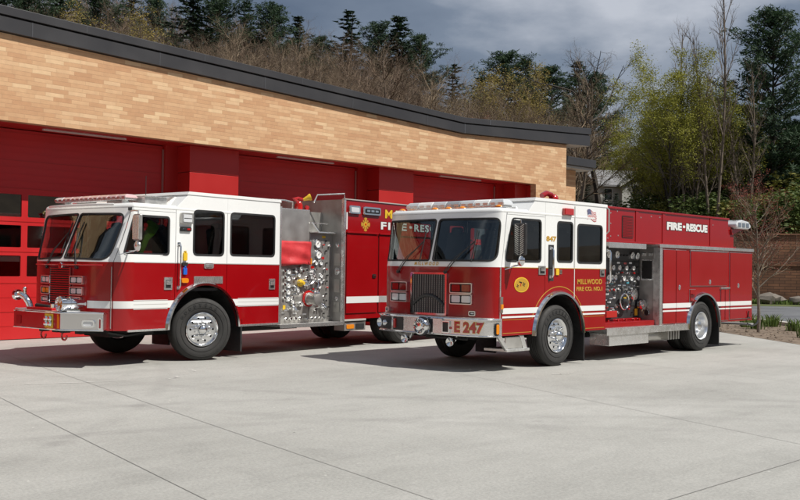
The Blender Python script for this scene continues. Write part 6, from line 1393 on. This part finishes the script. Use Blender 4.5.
# bare wood on the hillside
rnd = random.Random(42); cnt = 0
q = 67.0
rows = []
while q < 150:
    p = -26 + rnd.uniform(0, 5)
    while p < 92:
        qq, pp_ = q+rnd.uniform(-2.2, 2.2), p+rnd.uniform(-1.8, 1.8); x, y = xy(qq, pp_); az = math.atan2(y, x)
        if radians(30.0) < az < radians(68.5) and not (radians(30.0) < az < radians(33.5) and math.hypot(x, y) < 118) and not (x < 31 and y < 70): rows.append((x, y))
        p += 4.6+(q-67)*.022
    q += 5.6
for (x, y) in rows[:285]:
    d_ = math.hypot(x, y); k = rnd.randrange(len(protos)); p, H0 = protos[k]; az = math.degrees(math.atan2(y, x))
    hh = rnd.uniform(12, 16.5)*(.9 if d_ > 128 else 1)
    if az < 34: hh *= .8
    elif az < 43: hh *= .84
    tag(put(p, x, y, hh, H0, wide=rnd.uniform(1.0, 1.35), label='bare brown leafless tree among many on the hillside', cat='tree', group='bare trees on the hillside'))
# trees with a look of their own
t = bare_tree(31, 16, 0, 0, 'multi'); y1 = make_tree('budding_tree', t, 'twig_tan', 'twig_tan', [('leaf_yellow', 3, .075, .20, .55, 1)])
put(y1, 76.1, 58.5, 15.1, 15, wide=1.1, label='tall tree dusted with pale yellow buds above the dip in the roof edge')
put(y1, 45.0, 80.3, 17.2, 15, wide=1.1, label='yellow green budding tree above the left end of the station roof')
t = bare_tree(33, 11, 0, 0, 'multi'); rd_ = make_tree('red_leaf_tree', t, 'twig_brown', 'bud_red', [('leaf_crimson', 3, .09, .22, .6, 2)])
put(rd_, 69.8, 56.8, 9.6, 10.2, wide=.6, label='low dark red leaved tree just above the station roof')
t = bare_tree(37, 15, 0, 0, 'dead'); dd_ = make_tree('dead_tree', t, 'bark_dark', 'twig_dark')
put(dd_, 61.5, 38.9, 14.6, 15, wide=1.0, label='gnarled dark leafless tree with crooked limbs against the sky')
t = bare_tree(41, 12.5, 0, 0, 'multi'); yg = make_tree('maple_tree', t, 'bark_dark', 'bark_grey', [('leaf_yellow_green', 8, .06, .22, .9, 3)])
put(yg, 54.8, 29.3, 13.0, 12, rz=5.0, wide=.9, label='large yellow green spring tree against the sky above the hose box'); put(yg, 57.6, 30.6, 11.0, 12, rz=2.2, wide=1.0, label='lower yellow green spring tree just right of the large one')
put(yg, 60.0, 34.1, 9.6, 12, rz=3.6, wide=1.15, label='leftmost low yellow green tree beside the grey roofed house'); put(yg, 59.4, 28.9, 10.0, 12, rz=1.1, wide=1.05, label='yellow green tree behind the tallest slender bare tree'); put(yg, 62.5, 29.2, 9.4, 12, rz=4.1, wide=1.2, label='rightmost low yellow green tree next to the white pine')
t = bare_tree(43, 10, 0, 0, 'wood'); ol = make_tree('olive_tree', t, 'bark_dark', 'twig_brown', [('leaf_olive', 4, .075, .26, .9, 4), ('leaf_yellow_green', 4, .065, .26, .8, 9)]); ol.name = 'broadleaf_tree'
for x, y, h in ((63.1, 30.2, 8.4), (66.5, 33.0, 8.8), (61.5, 33.0, 7.2), (65.4, 36.2, 8.0), (101.5, 61.5, 7.5), (106.0, 62.0, 8.5), (97.5, 54.5, 7.5), (104.0, 66.5, 8.0), (70.5, 33.0, 8.0), (72.0, 29.5, 8.5), (76.0, 36.5, 9.5), (78.0, 41.0, 9.0), (80.0, 31.0, 9.5), (84.0, 38.0, 10.5), (68.0, 29.5, 7.5), (88.0, 45.0, 11.0), (90.0, 33.0, 10.0)):
    put(ol, x, y, h, 10, wide=1.2, label='olive green leafy tree in the thicket beyond the engines', group='olive green trees beyond the engines')
t = bare_tree(47, 16, 0, 0, 'tall'); tl = make_tree('slender_tree', t, 'bark_brown', 'bark_brown')
put(tl, 54.6, 26.9, 17.0, 16, wide=.75, label='tallest slender bare tree with upright twigs beside the yellow green tree'); put(tl, 55.2, 28.6, 14.0, 16, wide=.8, label='shorter slender bare tree rising through the yellow green crown'); put(tl, 56.0, 25.6, 11.0, 16, wide=1, label='thin pale bare tree leaning in front of the tall pine')
pn = conifer(61, 15, True)
put(pn, 60.5, 25.8, 15.0, 15, rz=.4, wide=1.05, label='tall dark white pine with clumped needles at the right edge', cat='pine'); put(pn, 66.2, 24.6, 12.2, 15, rz=2.4, label='second white pine, half cut off by the right edge', cat='pine'); put(pn, 63.5, 24.2, 8.5, 15, rz=4.4, wide=1.3, label='low spreading pine below the tall white pine', cat='pine')
# shrubs and bushes above the retaining wall
def bush(seed, m, R, H, n=2600, sz=.10):
    r = random.Random(seed); V = []; F = []; lob = [(Vector((r.uniform(-R*.7, R*.7), r.uniform(-R*.7, R*.7), r.uniform(.25, .8)*H)), r.uniform(.3, .55)*R) for _ in range(11)]
    for _ in range(n):
        c, rr_ = r.choice(lob); d = Vector((r.gauss(0, 1), r.gauss(0, 1), r.gauss(0, 1))).normalized(); p = c+d*rr_*r.uniform(.55, 1.12)
        if p.z < 0: continue
        u = Vector((r.gauss(0, 1), r.gauss(0, 1), r.gauss(0, 1))).normalized(); a, b_ = perp(u); s_ = sz*r.uniform(.6, 1.4); o = len(V); V += [p-a*s_, p-b_*s_*.6, p+a*s_, p+b_*s_*.6]; F.append((o, o+1, o+2, o+3))
    root = empty('bush'); g = G(); g.add(V, F, m); g.build('foliage', root, fix=False); t = Tree(seed); t.tlev = 9
    for k in range(9): a = r.uniform(0, 6.28); t.seg(t.T, Vector((0, 0, -.1)), Vector((cos(a)*R*.6, sin(a)*R*.6, H*.8)), .05, .015, 4)
    g = G(); g.add(t.T[0], t.T[1], 'bark_dark'); g.build('stem', root, fix=False); return root
b1, b2 = bush(71, 'leaf_green', 1.9, 3.4), bush(72, 'leaf_olive', 1.8, 3.2)
SH = [(57.4, 32.6, 3.2), (56.3, 30.4, 3.0), (56.1, 28.7, 3.4), (56.2, 27.3, 3.0), (56.3, 25.9, 2.9), (56.9, 24.7, 3.1), (57.9, 23.6, 3.4), (58.8, 22.5, 3.6), (64.1, 28.2, 5.0), (65.2, 30.4, 5.0), (66.7, 27.2, 5.4), (60.2, 30.8, 4.2), (60.0, 27.6, 4.0), (61.0, 24.0, 4.6), (63.0, 22.5, 5.0)]
for i, (x, y, h) in enumerate(SH):
    g_ = i % 3 != 1; put(b1 if g_ else b2, x, y, h, 3.4, wide=1.2, label='dark green rounded bush above the brown retaining wall' if g_ else 'olive green rounded bush above the brown retaining wall', cat='bush', group='dark green bushes above the wall' if g_ else 'olive bushes above the wall')
# young street tree in the bed
t = bare_tree(83, 4.7, 0, 0, 'young'); yt = make_tree('young_tree', t, 'bark_grey', 'twig_tan', [('bud_red', 4, .019, .05, .85, 6)])
put(yt, 26.9, 11.85, 4.7, 4.7, rz=1.0, z=.06, label='young street tree with reddish buds in the planting bed behind the right engine')
t = bare_tree(85, 4, 0, 0, 'young'); st_ = make_tree('thin_birch', t, 'bark_grey', 'bark_grey'); st_.name = 'birch_tree'
for k, (q_, p_) in enumerate(((56.3, -10.1), (56.6, -9.6))): x, y = xy(q_, p_); put(st_, x, y, 4.0+.5*k, 4, z=0, label='pale thin birch stem in front of the brown wall', group='birches in front of the brown wall')
# ------------------------------------------------------------------ house among the trees
hs = tag(empty('house', (90.2, 53.8, terrain(90.2, 53.8)+.9), radians(-34)), 'pale grey gabled house among the trees beyond the station', 'house')
# local: -Y faces the camera side, X to the right
g = G(); g.box((-3.2, 0, -1.5), (3.3, 6, 3.0), 'house_siding'); g.prism([(-.9, 3.0), (3.3, 3.0), (1.2, 4.25)], lambda a_, b_, d: (a_, -.6+d, b_), 3, 'house_siding'); g.box((-.9, -.6, -1.5), (3.3, .1, 3.0), 'house_siding'); g.build('wall', hs)
g = G()
g.prism([(-.35, 2.75), (3.0, 4.6), (6.35, 2.75), (6.35, 2.93), (3.0, 4.8), (-.35, 2.93)], lambda a_, b_, d: (-3.7+d, a_, b_), 7.2, 'shingle')
g.prism([(-1.3, 2.8), (1.2, 4.3), (3.7, 2.8), (3.7, 2.97), (1.2, 4.5), (-1.3, 2.97)], lambda a_, b_, d: (a_, -.95+d, b_), 3.2, 'shingle'); rf = g.build('roof', hs)
g = G(); g.prism([(-1.32, 2.70), (1.2, 4.22), (3.72, 2.70), (3.72, 2.90), (1.2, 4.42), (-1.32, 2.90)], lambda a_, b_, d: (a_, -1.0+d, b_), .06, 'house_trim'); g.build('gable_trim', rf)
g = G(); g.box((2.2, 3.4, 4.0), (2.8, 4.0, 5.2), 'brown_wall_block'); g.build('chimney', rf)
for x0, x1, z0, z1 in ((.3, 1.1, 1.5, 2.9), (1.3, 2.1, 1.5, 2.9), (-2.6, -1.8, 1.4, 2.5)):
    yy = -.6 if x0 > 0 else 0
    g = G(); g.box((x0-.08, yy-.05, z0-.08), (x1+.08, yy-.002, z1+.08), 'house_trim'); wv_ = g.build('window', hs); g = G(); g.box((x0, yy-.07, z0), (x1, yy-.052, z1), 'house_glass'); g.build('pane', wv_)
